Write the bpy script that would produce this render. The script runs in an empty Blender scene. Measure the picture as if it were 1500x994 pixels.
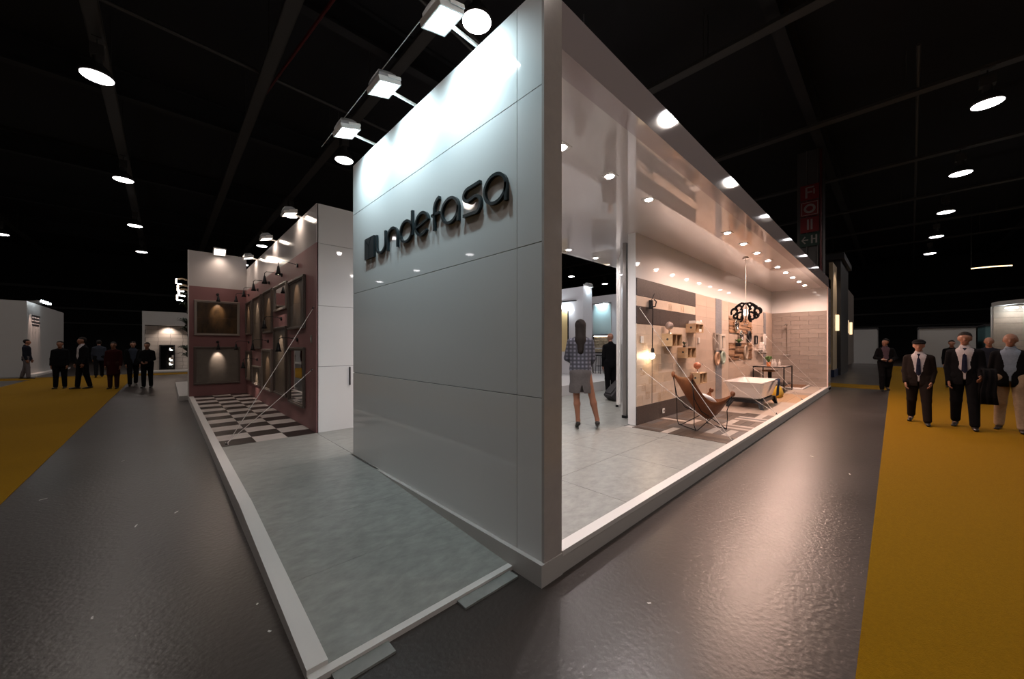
import bpy, math, random
import numpy as np
from mathutils import Vector, Matrix
random.seed(7)
SC = bpy.context.scene
COL = SC.collection
PI = math.pi

# ------------------------------------------------------------------ camera, world, exposure
CAMP = (-1.716, -1.511, 1.5)
cd = bpy.data.cameras.new('camera'); cam = bpy.data.objects.new('camera', cd); COL.objects.link(cam)
cd.sensor_fit = 'HORIZONTAL'; cd.sensor_width = 36.0
cd.lens = 36.0 * 533.0 / 1500.0
cd.shift_y = 10.0 / 1500.0
cd.clip_start = 0.05; cd.clip_end = 300
cam.location = CAMP
cam.rotation_euler = (PI/2, 0, math.radians(46.415) - PI/2)
SC.camera = cam
W = bpy.data.worlds.new('world'); SC.world = W; W.use_nodes = True
W.node_tree.nodes['Background'].inputs[0].default_value = (0.5, 0.45, 0.5, 1)
W.node_tree.nodes['Background'].inputs[1].default_value = 0.0
SC.view_settings.view_transform = 'Standard'; SC.view_settings.look = 'None'
SC.view_settings.gamma = 1.0; SC.view_settings.use_curve_mapping = False
SC.view_settings.exposure = 0.0
E_FLOOD, E_HALL, E_DOWN, E_SCONCE, E_NICHE = 60.0, 370.0, 150.0, 16.0, 46.0

def lamp(name, kind, loc, energy, color, parent=None, aim=None, angle=120, blend=0.6, size=0.05):
    l = bpy.data.lights.new(name, kind); l.energy = energy; l.color = color
    if kind == 'SPOT': l.spot_size = math.radians(angle); l.spot_blend = blend
    l.shadow_soft_size = size
    o = bpy.data.objects.new(name, l); COL.objects.link(o); o.location = loc
    if aim: o.rotation_euler = Vector(aim).to_track_quat('-Z', 'Y').to_euler()
    if parent: o.parent = parent
    return o

# ------------------------------------------------------------------ materials
MATS = {}
def M(name, col, rough=0.5, metal=0.0, emit=0.0, ecol=None, noise=None, bump=None, spec=0.5, trans=0.0, coat=0.0, stretch=None, col2=None, ior=None, rvar=0.0):
    if name in MATS: return MATS[name]
    m = bpy.data.materials.new(name); m.use_nodes = True; nt = m.node_tree; b = nt.nodes['Principled BSDF']
    def I(k, v): b.inputs[k].default_value = v
    I('Base Color', (*col, 1)); I('Roughness', rough); I('Metallic', metal); I('Specular IOR Level', spec)
    I('Transmission Weight', trans); I('Coat Weight', coat); I('Coat Roughness', 0.05)
    if ior: I('IOR', ior)
    if emit: I('Emission Color', (*(ecol or col), 1)); I('Emission Strength', emit)
    if noise or bump:
        tc = nt.nodes.new('ShaderNodeTexCoord'); mp = nt.nodes.new('ShaderNodeMapping')
        nt.links.new(tc.outputs['Object'], mp.inputs[0])
        if stretch: mp.inputs['Scale'].default_value = stretch
        if noise:
            n = nt.nodes.new('ShaderNodeTexNoise'); n.inputs['Scale'].default_value = noise[0]; n.inputs['Detail'].default_value = 6
            n.inputs['Roughness'].default_value = 0.65
            nt.links.new(mp.outputs[0], n.inputs['Vector'])
            r = nt.nodes.new('ShaderNodeValToRGB'); a = noise[1]
            c2 = col2 or tuple(min(1, c*(1+a)) for c in col)
            r.color_ramp.elements[0].position = 0.3; r.color_ramp.elements[1].position = 0.72
            r.color_ramp.elements[0].color = (*[c*(1-a) for c in col], 1); r.color_ramp.elements[1].color = (*c2, 1)
            nt.links.new(n.outputs['Fac'], r.inputs[0]); nt.links.new(r.outputs[0], b.inputs['Base Color'])
            if rvar:
                mr = nt.nodes.new('ShaderNodeMapRange'); mr.inputs['To Min'].default_value = rough - rvar; mr.inputs['To Max'].default_value = rough + rvar
                nt.links.new(n.outputs['Fac'], mr.inputs[0]); nt.links.new(mr.outputs[0], b.inputs['Roughness'])
        if bump:
            n2 = nt.nodes.new('ShaderNodeTexNoise'); n2.inputs['Scale'].default_value = bump[0]; n2.inputs['Detail'].default_value = 5
            nt.links.new(mp.outputs[0], n2.inputs['Vector'])
            bp = nt.nodes.new('ShaderNodeBump'); bp.inputs['Strength'].default_value = bump[1]; bp.inputs['Distance'].default_value = 0.01
            nt.links.new(n2.outputs['Fac'], bp.inputs['Height']); nt.links.new(bp.outputs[0], b.inputs['Normal'])
    MATS[name] = m
    return m

def mosaic_mat(name, c1, c2, mortar, bw, bh, scale=1.0, rough=0.35):
    m = bpy.data.materials.new(name); m.use_nodes = True; nt = m.node_tree; b = nt.nodes['Principled BSDF']
    tc = nt.nodes.new('ShaderNodeTexCoord'); mp = nt.nodes.new('ShaderNodeMapping'); mp.inputs['Rotation'].default_value = (PI/2, 0, 0)
    br = nt.nodes.new('ShaderNodeTexBrick'); br.offset = 0.0
    br.inputs['Color1'].default_value = (*c1, 1); br.inputs['Color2'].default_value = (*c2, 1); br.inputs['Mortar'].default_value = (*mortar, 1)
    br.inputs['Scale'].default_value = scale; br.inputs['Brick Width'].default_value = bw; br.inputs['Row Height'].default_value = bh; br.inputs['Mortar Size'].default_value = bh*0.08
    nt.links.new(tc.outputs['Object'], mp.inputs[0]); nt.links.new(mp.outputs[0], br.inputs[0]); nt.links.new(br.outputs[0], b.inputs['Base Color'])
    b.inputs['Roughness'].default_value = rough
    MATS[name] = m
    return m

def plaid_mat(name, c1, c2, s):
    m = bpy.data.materials.new(name); m.use_nodes = True; nt = m.node_tree; b = nt.nodes['Principled BSDF']
    tc = nt.nodes.new('ShaderNodeTexCoord'); fac = None
    for d in ('X', 'Z'):
        w = nt.nodes.new('ShaderNodeTexWave'); w.bands_direction = d; w.inputs['Scale'].default_value = s
        nt.links.new(tc.outputs['Object'], w.inputs[0])
        if fac is None: fac = w.outputs['Fac']
        else:
            ma = nt.nodes.new('ShaderNodeMath'); ma.operation = 'MULTIPLY'
            nt.links.new(fac, ma.inputs[0]); nt.links.new(w.outputs['Fac'], ma.inputs[1]); fac = ma.outputs[0]
    mx = nt.nodes.new('ShaderNodeMix'); mx.data_type = 'RGBA'
    mx.inputs[6].default_value = (*c1, 1); mx.inputs[7].default_value = (*c2, 1)
    nt.links.new(fac, mx.inputs[0]); nt.links.new(mx.outputs[2], b.inputs['Base Color']); b.inputs['Roughness'].default_value = 0.9
    MATS[name] = m
    return m

LAM = M('white_laminate', (0.76, 0.76, 0.76), 0.035, spec=0.5)
LAMW = M('white_paint', (0.72, 0.70, 0.68), 0.35)
GLOSSC = M('gloss_white_ceiling', (0.60, 0.56, 0.555), 0.02, spec=1.0, ior=1.75)
GROOVE = M('dark_groove', (0.05, 0.05, 0.05), 0.8)
CONC = M('hall_concrete', (0.037, 0.0295, 0.0265), 0.31, noise=(0.6, 0.25), bump=(34, 0.26), spec=0.5, rvar=0.06)
CARP = M('yellow_carpet', (0.19, 0.100, 0.0006), 0.95, noise=(60, 0.12), bump=(160, 0.5), spec=0.1)
STONE = M('grey_stone_tile', (0.275, 0.28, 0.262), 0.34, noise=(6.5, 0.24), bump=(22, 0.14), rvar=0.08, stretch=(1, 1.8, 1))
PLATF = M('platform_white', (0.50, 0.475, 0.455), 0.45)
ALU = M('light_trim', (0.70, 0.68, 0.66), 0.35)
BLACK = M('hall_black', (0.012, 0.012, 0.014), 0.9)
HALLW = M('hall_wall', (0.02, 0.02, 0.022), 0.85)
STEEL = M('dusty_steel', (0.11, 0.105, 0.10), 0.5, 0.3)
CHROME = M('chrome', (0.75, 0.75, 0.76), 0.12, 1.0)
SILV = M('pewter', (0.35, 0.33, 0.32), 0.3, 0.8)
DARKM = M('dark_metal', (0.02, 0.02, 0.022), 0.4, 0.6)
PINK = M('pink_paint', (0.27, 0.125, 0.125), 0.55)
LETTER = M('letter_metal', (0.018, 0.03, 0.035), 0.28, 0.3)
COOL = (0.66, 0.92, 1.0); WARM = (1.0, 0.80, 0.66); NEUT = (1.0, 0.90, 0.88); HALLC = (1.0, 0.87, 0.78); PINKL = (1.0, 0.66, 0.52)
GL_COOL = M('flood_glass_cool', (1, 1, 1), 0.3, emit=26, ecol=(0.88, 0.97, 1.0))
GL_WARM = M('flood_glass_warm', (1, 1, 1), 0.3, emit=14, ecol=(1, 0.86, 0.72))
GL_HALL = M('high_bay_glass', (1, 1, 1), 0.3, emit=11, ecol=(1, 0.95, 0.97))
GL_DOWN = M('downlight_glass', (1, 1, 1), 0.3, emit=30, ecol=(1, 0.90, 0.84))

# ------------------------------------------------------------------ mesh helpers
class MB:
    def __init__(s): s.v = []; s.f = []
    def add(s, vs, fs):
        n = len(s.v); s.v += [tuple(v) for v in vs]; s.f += [tuple(i+n for i in f) for f in fs]; return s
    def box(s, x0, x1, y0, y1, z0, z1, M4=None):
        vs = [(x, y, z) for z in (z0, z1) for y in (y0, y1) for x in (x0, x1)]
        if M4 is not None: vs = [tuple(M4 @ Vector(v)) for v in vs]
        return s.add(vs, [(0,2,3,1), (4,5,7,6), (0,1,5,4), (2,6,7,3), (0,4,6,2), (1,3,7,5)])
    def tube(s, pts, r, n=8, closed=False, r1=None):
        pts = [Vector(p) for p in pts]; N = len(pts); rings = []
        up = None
        for i, p in enumerate(pts):
            if closed: t = pts[(i+1) % N] - pts[i-1]
            else: t = pts[min(i+1, N-1)] - pts[max(i-1, 0)]
            if t.length < 1e-9: t = Vector((0, 0, 1))
            t.normalize()
            if up is None: up = Vector((0, 0, 1)) if abs(t.z) < 0.9 else Vector((1, 0, 0))
            a = t.cross(up)
            if a.length < 1e-6: a = t.orthogonal()
            a.normalize(); b = t.cross(a); up = -b if False else a.cross(t)
            rr = r if r1 is None else r + (r1-r)*i/max(1, N-1)
            rings.append([p + (a*math.cos(2*PI*k/n) + b*math.sin(2*PI*k/n))*rr for k in range(n)])
        vs = [v for ring in rings for v in ring]; fs = []
        for i in range(N if closed else N-1):
            j = (i+1) % N
            for k in range(n):
                l = (k+1) % n
                fs.append((i*n+k, i*n+l, j*n+l, j*n+k))
        if not closed: fs += [tuple(range(n))[::-1], tuple((N-1)*n+k for k in range(n))]
        return s.add(vs, fs)
    def lathe(s, prof, n=20, c=(0, 0, 0), cap=True):
        vs = []; fs = []
        for (r, z) in prof:
            for k in range(n): vs.append((c[0]+r*math.cos(2*PI*k/n), c[1]+r*math.sin(2*PI*k/n), c[2]+z))
        for i in range(len(prof)-1):
            for k in range(n):
                l = (k+1) % n; fs.append((i*n+k, i*n+l, (i+1)*n+l, (i+1)*n+k))
        if cap: fs += [tuple(range(n))[::-1], tuple((len(prof)-1)*n+k for k in range(n))]
        return s.add(vs, fs)
    def sphere(s, c, r, n=12, m=8, sc=(1, 1, 1)):
        prof = [(max(1e-4, r*math.sin(PI*i/m)), -r*math.cos(PI*i/m)) for i in range(m+1)]
        q = MB().lathe(prof, n)
        return s.add([(c[0]+v[0]*sc[0], c[1]+v[1]*sc[1], c[2]+v[2]*sc[2]) for v in q.v], q.f)
    def strip(s, pts, w, d0, d1, to3, closed=False):
        # flat band of width w along a 2D path, extruded from depth d0 to d1; to3(a, b, d) -> 3D point
        N = len(pts); L = []; R = []
        for i in range(N):
            if closed: p, q = pts[i-1], pts[(i+1) % N]
            else: p, q = pts[max(i-1, 0)], pts[min(i+1, N-1)]
            tx, ty = q[0]-p[0], q[1]-p[1]; l = math.hypot(tx, ty) or 1
            ww = w[i] if isinstance(w, (list, tuple)) else w
            nx, ny = -ty/l*ww/2, tx/l*ww/2
            L.append((pts[i][0]+nx, pts[i][1]+ny)); R.append((pts[i][0]-nx, pts[i][1]-ny))
        vs = []
        for i in range(N): vs += [to3(*L[i], d0), to3(*R[i], d0), to3(*R[i], d1), to3(*L[i], d1)]
        fs = []
        for i in range(N if closed else N-1):
            j = (i+1) % N
            for k in range(4): l = (k+1) % 4; fs.append((i*4+k, i*4+l, j*4+l, j*4+k))
        if not closed: fs += [(3, 2, 1, 0), tuple((N-1)*4+k for k in range(4))]
        return s.add(vs, fs)
    def mesh(s, name, mat, smooth=False):
        me = bpy.data.meshes.new(name); me.from_pydata(s.v, [], s.f); me.update()
        if mat: me.materials.append(mat)
        if smooth: me.polygons.foreach_set('use_smooth', [True]*len(me.polygons))
        return me
    def build(s, name, mat, parent=None, loc=(0, 0, 0), rot=(0, 0, 0), smooth=False, bevel=0):
        o = bpy.data.objects.new(name, s.mesh(name, mat, smooth)); COL.objects.link(o); o.location = loc; o.rotation_euler = rot
        if parent: o.parent = parent
        if bevel:
            b = o.modifiers.new('bevel', 'BEVEL'); b.width = bevel; b.segments = 2; b.limit_method = 'ANGLE'
        fixn(o.data)
        return o
def fixn(me):
    import bmesh
    bm = bmesh.new(); bm.from_mesh(me); bmesh.ops.recalc_face_normals(bm, faces=bm.faces); bm.to_mesh(me); bm.free()
def box(name, mat, x0, x1, y0, y1, z0, z1, parent=None, bevel=0, loc=(0, 0, 0)):
    # a box given in the parent's frame, with its origin at the middle of its underside
    cx, cy = (x0+x1)/2, (y0+y1)/2
    return MB().box(x0-cx, x1-cx, y0-cy, y1-cy, 0, z1-z0).build(name, mat, parent, (cx+loc[0], cy+loc[1], z0+loc[2]), bevel=bevel)
def tag(o, label=None, cat=None, group=None, kind=None):
    if label: o['label'] = label
    if cat: o['category'] = cat
    if group: o['group'] = group
    if kind: o['kind'] = kind
    return o
def thing(name, label, cat, loc=(0, 0, 0), rz=0, group=None):
    o = bpy.data.objects.new(name, None); COL.objects.link(o); o.location = loc; o.rotation_euler = (0, 0, rz); o.empty_display_size = 0.1
    return tag(o, label, cat, group)
def struct(o, label=None): return tag(o, label, None, None, 'structure')
def copy_tree(o, parent=None):
    c = o.copy(); COL.objects.link(c)
    if parent: c.parent = parent
    for ch in list(o.children): copy_tree(ch, c)
    return c
def piece(name, me, parent, loc, rot=(0, 0, 0)):
    o = bpy.data.objects.new(name, me); COL.objects.link(o); o.parent = parent; o.location = loc; o.rotation_euler = rot
    return o
def tile_mesh(name, w, h, t, mat, chamfer=0.002):
    # slab in local x (w), y (h), z up (t) with chamfered upper edge, origin at the middle of its underside
    a, b, c = w/2, h/2, chamfer
    vs = [(-a,-b,0),(a,-b,0),(a,b,0),(-a,b,0),(-a,-b,t-c),(a,-b,t-c),(a,b,t-c),(-a,b,t-c),(-a+c,-b+c,t),(a-c,-b+c,t),(a-c,b-c,t),(-a+c,b-c,t)]
    fs = [(3,2,1,0)] + [(i,(i+1)%4,4+(i+1)%4,4+i) for i in range(4)] + [(4+i,4+(i+1)%4,8+(i+1)%4,8+i) for i in range(4)] + [(8,9,10,11)]
    return MB().add(vs, fs).mesh(name, mat)
ONWALL_Y = (PI/2, 0, 0)          # tile lies on a wall that faces -y: local y -> up, local z -> -y
def onwall_x(): return (PI/2, 0, -PI/2)   # tile lies on a wall that faces -x

P = 0.14          # platform height
TOP = 3.78        # top of the stand
CEIL = 3.46       # underside of its ceiling

# ------------------------------------------------------------------ hall shell
fl = struct(box('floor', CONC, -28, 62, -24, 58, -0.2, 0.0), 'dark polished concrete floor of the exhibition hall')
HC = 11.6
struct(box('ceiling', BLACK, -28, 62, -24, 58, HC, HC+0.2), 'dark roof deck of the exhibition hall')
struct(box('wall_left', HALLW, -28.3, -28, -24, 58, 0, HC)); struct(box('wall_right', HALLW, -28, 62, -24.3, -24, 0, HC))
struct(box('wall_back', HALLW, -28, 62, 58, 58.3, 0, HC)); struct(box('wall_front', HALLW, 62, 62.3, -24, 58, 0, HC))
# wall_left / wall_right / wall_back / wall_front close the hall on its four sides
for n, (a, b) in enumerate(((3.9, 0.14), (5.4, 0.18), (7.4, 0.25))):
    struct(box('trim_%d' % (n+1), STEEL, -28, 62, 57.8, 58, a, a+b)); struct(box('trim_%d' % (n+4), STEEL, 61.8, 62, -24, 58, a, a+b))
# roof beams, cable trays
for i, y in enumerate((-8, 0.8, 9.5, 18, 27, 36, 45)):
    g = thing('roof_beam', 'dark steel roof beam under the hall ceiling', 'beam', (17, y, 10.6), 0, 'roof beams of the hall')
    m = MB(); m.box(-44, 44, -0.16, 0.16, 0.92, 1.0); m.box(-44, 44, -0.02, 0.02, 0.08, 0.92); m.box(-44, 44, -0.16, 0.16, 0, 0.08); m.build('girder', HALLW, g)
TRAY = M('cable_tray_metal', (0.07, 0.066, 0.062), 0.5, 0.2)
HANG = MB().box(-0.175, 0.175, 0, 0.02, 0.015, 0.03).box(-0.185, -0.17, 0, 0.02, 0.015, 1.55).box(0.17, 0.185, 0, 0.02, 0.015, 1.55).mesh('hanger', TRAY)
for i, x in enumerate([0.6] + [-3.1+6.6*k for k in range(-2, 8)]):
    g = thing('cable_tray', 'grey metal cable tray hung below the hall roof', 'cable tray', (x, 15, 10.05), 0, 'cable trays under the hall roof')
    m = MB(); m.box(-0.16, 0.16, -38, 36, 0, 0.02); m.box(-0.17, -0.15, -38, 36, 0, 0.1); m.box(0.15, 0.17, -38, 36, 0, 0.1); m.build('tray', TRAY, g)
    for k in range(-6, 8): piece('hanger', HANG, g, (0, k*4.2, 0.0))
duct = thing('roof_pipe', 'long grey pipe bundle with kinked bend under the roof', 'pipe', (9, 7, 9.6))
MB().tube([(-7, -1, 0.4), (-2, -0.2, 0.2), (0, 0.4, 0.2), (2, 2.4, 0.2), (12, 4, 0.2)], 0.06, 8).build('pipe', TRAY, duct)
MB().tube([(-7, -0.8, 0.25), (-2, 0, 0.05), (-0.1, 0.6, 0.05), (1.9, 2.6, 0.05), (12, 4.2, 0.05)], 0.05, 8).build('pipe', TRAY, duct)
for x0, y0, x1, y1, z in ((-12, 12, 40, 15, 10.4), (4, -6, 44, -9, 9.9), (4, -10, 44, -10.5, 9.7), (14, -2, 60, -3, 10.2), (20, -12, 60, -12.4, 8.5)):
    tag(MB().tube([(0, 0, 0), (x1-x0, y1-y0, 0)], 0.05, 6).build('sprinkler_pipe', TRAY, loc=(x0, y0, z)), 'thin steel sprinkler pipe running under the hall roof', 'pipe', 'sprinkler pipes under the hall roof')
tag(MB().tube([(0, 0, 0), (-1.5, 14, 0)], 0.045, 6).build('sprinkler_pipe', M('red_pipe', (0.09, 0.005, 0.005), 0.5), loc=(2.0, 2.2, 10.25)), 'red painted sprinkler pipe under the hall roof', 'pipe')

# high bay lamps on the hall's lamp grid
hb = None
for k in range(-2, 8):
    for m_ in range(-2, 6):
        if k < 0 and m_ < 2: continue
        x, y = -3.1 + 6.6*k, -3.5 + 8.65*m_
        if k >= 2 and m_ >= 4: continue
        if hb is None:
            hb = thing('high_bay_lamp', 'round white-glowing high bay lamp hanging from the hall roof', 'lamp', (x, y, 9.0), 0, 'high bay lamps of the hall')
            MB().lathe([(0.34, 0.0), (0.35, 0.05), (0.26, 0.22), (0.12, 0.36), (0.10, 0.55)], 24).build('reflector', STEEL, hb, smooth=False)
            MB().lathe([(0.31, -0.02), (0.33, -0.004), (0.33, -0.001)], 24).build('lens', GL_HALL, hb)
            MB().box(-0.13, 0.13, -0.16, 0.16, 0.55, 0.85).build('ballast_box', TRAY, hb)
            MB().tube([(0, 0, 0.85), (0, 0, 1.04)], 0.02, 6).build('hanger_rod', TRAY, hb); MB().box(-0.1, 0.1, -0.15, 0.15, 1.03, 1.052).build('mount_plate', TRAY, hb)
            lamp('lamp_light', 'SPOT', (0, 0, -0.06), E_HALL, HALLC, hb, (0, 0, -1), 150, 0.5, 0.3)
        else:
            o = copy_tree(hb); o.location = (x, y, 9.0)

# yellow carpets
def carpet(x0, x1, y0, y1, label, z=0.0):
    m = MB(); nx = max(1, int((x1-x0)/2)); w = (x1-x0)
    return tag(box('carpet', CARP, x0, x1, y0, y1, z, z+0.006), label, 'carpet')
carpet(-24, 38, -4.75, -1.39, 'yellow aisle carpet beneath the walking men in suits')
carpet(-6.1, -2.85, -1.385, 24.995, 'yellow aisle carpet leading to the dark crowd')
carpet(-26, 0, 25.0, 26.8, 'narrow yellow cross carpet in front of far grey booth')
carpet(16.2, 18.0, -1.39, 3.0, 'short yellow cross carpet past the end of the stand')

# ------------------------------------------------------------------ stand: platform, ramp, walls
plat = struct(MB().box(0, 14.9, 0, 12, 0, P-0.012).box(-1.25, 0, 2.43, 12, 0, P-0.012).build('platform', PLATF), 'white edged raised platform of the exhibition stand')
struct(box('trim_7', ALU, 0.18, 14.9, -0.004, 0.085, 0.115, P+0.012), 'pale metal edge lip along the glass side platform')
struct(MB().box(-1.26, -1.17, 2.43, 12, 0.0, P+0.006).build('trim_8', ALU), 'pale edge lip along the checkered floor')
struct(box('trim_9', PLATF, -0.03, 0.178, -0.006, 3.24, 0.0, P), 'white plinth under the tall sign wall')
rm = MB(); y0, y1 = 0.30, 2.43
def wedge(x0, x1, z0, z1, zb=0.0): rm.add([(x0,y0,zb),(x1,y0,zb),(x1,y1,zb),(x0,y1,zb),(x0,y0,z0),(x1,y0,z0),(x1,y1,z1),(x0,y1,z1)], [(3,2,1,0),(4,5,6,7),(0,1,5,4),(2,3,7,6),(1,2,6,5),(3,0,4,7)])
wedge(-1.17, -0.03, 0.018, P-0.010)
ramp = struct(rm.build('ramp', PLATF), 'grey stone ramp up to the stand beside the sign wall')
rm = MB(); wedge(-1.26, -1.17, 0.05, P+0.012); struct(rm.build('trim_10', ALU), 'pale side lip of the ramp')
struct(MB().box(-1.26, -0.03, 0.255, 0.30, 0, 0.028).build('trim_11', ALU), 'pale metal nosing at the foot of the ramp')
slope = math.atan2(P-0.010-0.018, y1-y0); RL = math.hypot(y1-y0, P-0.028)
tm = tile_mesh('tile', 1.138, RL/3-0.0015, 0.011, STONE, 0.0006)
for i in range(3):
    s_ = (i+0.5)/3
    piece('tile', tm, ramp, (-0.60, y0+(y1-y0)*s_, 0.018+(P-0.028)*s_), (slope, 0, 0))
for x0, x1 in ((-1.17, -0.90), (-0.48, -0.06)):
    tag(box('shim_board', M('bare_board', (0.24, 0.25, 0.24), 0.6, noise=(6, 0.2)), x0, x1, 0.17, 0.275, 0.0, 0.012), 'pale packing board lying under the ramp edge', 'board', 'packing boards under the ramp')
# stone tiles: landing, passage and reception
tm = tile_mesh('tile', 1.167, 0.7685, 0.012, STONE, 0.0006)
for i in range(3): piece('tile', tm, plat, (-0.585, 2.43+0.385+i*0.77, P-0.012))
tm = tile_mesh('tile', 1.196, 0.796, 0.012, STONE, 0.0015)
for i in range(11):
    for j in range(6):
        x, y = 0.6+i*1.2, 0.485+j*0.8
        if y < 1.6 and x > 4.0: continue
        if i > 7: continue
        piece('tile', tm, plat, (x, y, P-0.012))
tm = tile_mesh('tile', 0.35, 0.796, 0.012, STONE, 0.0015)
piece('tile', tm, plat, (3.78, 0.485, P-0.012)); piece('tile', tm, plat, (3.78, 1.285, P-0.012))
# checkered floor
CB = M('checker_black', (0.022, 0.016, 0.014), 0.3, noise=(6, 0.3)); CW = M('checker_white', (0.55, 0.50, 0.47), 0.3, noise=(5, 0.1))
tb = tile_mesh('tile', 0.387, 0.397, 0.012, CB, 0.0015); tw = tile_mesh('tile', 0.387, 0.397, 0.012, CW, 0.0015)
for r in range(17):
    for c in range(3):
        piece('tile', tb if (r+c) % 2 == 0 else tw, plat, (-0.975+0.39*c, 4.95+0.4*r, P-0.012))
# sign wall: core and panels
ws = struct(box('wall_sign', GROOVE, 0.02, 0.17, 0.02, 3.21, P, TOP-0.01), 'tall glossy white sign wall at the corner of the stand')
zs = [P, 1.172, 2.162, 3.153, TOP]; ys = [(0.004, 0.2435), (0.2465, 3.21)]
for i in range(4):
    for (a, b) in ys:
        z0, z1 = zs[i]+(0.0025 if i else 0), zs[i+1]-(0.0025 if i < 3 else 0)
        piece('panel', tile_mesh('panel', b-a, z1-z0, 0.018, LAM, 0.001), ws, ((-0.075) + 0.0, (a+b)/2-1.615, (z0+z1)/2-P), (PI/2, 0, -PI/2))
piece('panel', tile_mesh('panel', 0.176, TOP-P-0.001, 0.02, M('frame_paint', (0.46, 0.42, 0.40), 0.16, noise=(9, 0.05), stretch=(1, 1, 0.2)), 0.001), ws, (-0.007, -1.595, (TOP-P)/2), (PI/2, 0, 0))
box('panel', LAM, -0.075, 0.075, -1.595, 1.595, TOP-P-0.012, TOP-P, ws)
box('panel', LAMW, 0.076, 0.09, -1.595, 1.595, 0, TOP-P-0.01, ws)
# fascia and ceiling of the stand
FASC = M('fascia_laminate', (0.42, 0.37, 0.38), 0.05, spec=0.7)
struct(box('trim_12', FASC, 0.176, 14.9, 0.0, 0.16, CEIL, TOP), 'long glossy fascia beam over the open side of the stand')
struct(box('ceiling_stand', GLOSSC, 0.176, 14.9, 0.16, 3.22, CEIL, CEIL+0.05), 'glossy white ceiling over the reception and bathroom display')
struct(box('trim_13', LAM, 0.18, 14.9, 3.22, 3.30, CEIL-0.0, TOP))
# end of the stand
struct(box('wall_end', FASC, 14.3, 14.9, -0.0, 3.2, 0.02, TOP-0.002), 'grey end wall of the stand at the far aisle')

# ------------------------------------------------------------------ pink niche
WX = 4.742
we = struct(box('wall_entrance', GROOVE, 0.02, 2.2, WX+0.02, WX+0.2, P, 3.74), 'white panelled wall beside the pink niche')
zs = [P, 1.179, 2.143, 3.128, 3.75]
for i in range(4):
    z0, z1 = zs[i]+(0.0025 if i else 0), zs[i+1]-(0.0025 if i < 3 else 0)
    piece('panel', tile_mesh('panel', 2.19, z1-z0, 0.02, LAM, 0.001), we, (-0.005, -0.09, (z0+z1)/2-P), (PI/2, 0, 0))
hd = box('door_handle', DARKM, -0.615, -0.60, -0.14, -0.112, 0.72, 1.02, we)
LAMB = M('niche_white', (0.60, 0.56, 0.55), 0.12)
wp = struct(box('wall_pink', PINK, 0.0, 0.12, WX+0.2, 11.6, P, 3.135), 'dusty pink wall hung with framed tile samples')
box('front_edge', PINK, -0.0601, -0.035, -3.329-0.2, -3.329, 0, 2.995, wp); box('front_edge', LAMB, -0.0601, -0.035, -3.329-0.2, -3.329, 2.995, 3.75-P, wp)
box('white_band', LAMB, -0.06, 0.06, -3.329, 3.329, 2.995, 3.75-P, wp)
wn = struct(box('wall_niche', PINK, -1.26, 0.0, 11.6, 11.72, P, 3.14), 'pink end wall of the niche with two large tile pictures')
box('white_band', LAMB, -0.63, 0.63, -0.06, 0.06, 3.0, 4.1-P, wn)
box('edge_post', ALU, -0.655, -0.63, -0.065, 0.065, 0, 4.1-P, wn)
struct(box('wall_side', LAMB, -1.16, -0.04, 11.72, 11.9, 0, 4.0))

# frames with tile slabs
WOODD = M('dark_oxide_slab', (0.022, 0.014, 0.008), 0.3, noise=(5, 0.6), col2=(0.11, 0.06, 0.022), stretch=(1, 1, 0.4))
SLG = M('grey_cement_slab', (0.16, 0.14, 0.12), 0.45, noise=(6, 0.15))
SLB = M('brown_wood_slab', (0.075, 0.05, 0.03), 0.4, noise=(4, 0.45), stretch=(4, 4, 0.5))
SLT = M('taupe_stone_slab', (0.13, 0.105, 0.08), 0.38, noise=(5, 0.3))
MIRR = M('mirror_glass', (0.75, 0.72, 0.70), 0.02, 1.0)
FRM = M('silver_frame', (0.30, 0.26, 0.23), 0.35, 0.25); FRMD = M('taupe_frame', (0.13, 0.105, 0.09), 0.4, 0.2)
def frame(w, h, mat, fm, label, loc, rz, group=None, seams=True, t=0.04):
    # hangs in local x-z plane facing -y, origin at the middle of the lower edge on the wall
    g = thing('picture_frame', label, 'picture frame', loc, rz, group)
    b = t
    for (x0, x1, z0, z1) in ((-w/2, w/2, 0, b), (-w/2, w/2, h-b, h), (-w/2, -w/2+b, b, h-b), (w/2-b, w/2, b, h-b)):
        m = MB().box(x0, x1, -0.045, 0, z0, z1); m.build('frame_bar', fm, g, bevel=0.008)
    for (x0, x1, z0, z1) in ((-w/2+b, w/2-b, b, b+0.02), (-w/2+b, w/2-b, h-b-0.02, h-b), (-w/2+b, -w/2+b+0.02, b+0.02, h-b-0.02), (w/2-b-0.02, w/2-b, b+0.02, h-b-0.02)):
        MB().box(x0, x1, -0.03, 0, z0, z1).build('inner_bead', fm, g)
    iw, ih = w-2*b, h-2*b
    if seams:
        n = 2; hh = ih/n
        for k in range(n): MB().box(-iw/2, iw/2, -0.016, 0, b+k*hh+0.0015, b+(k+1)*hh-0.0015).build('slab', mat, g)
    else: MB().box(-iw/2, iw/2, -0.016, 0, b, h-b).build('slab', mat, g)
    return g
frame(1.0, 0.97, WOODD, FRM, 'large frame of rust-brown slabs on the end wall of the pink niche', (-0.66, 11.6, 1.80), 0)
frame(1.02, 1.04, SLG, FRMD, 'large frame of pale grey slab low on the end wall of niche', (-0.66, 11.6, 0.45), 0, seams=False)
RX = -PI/2
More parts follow.
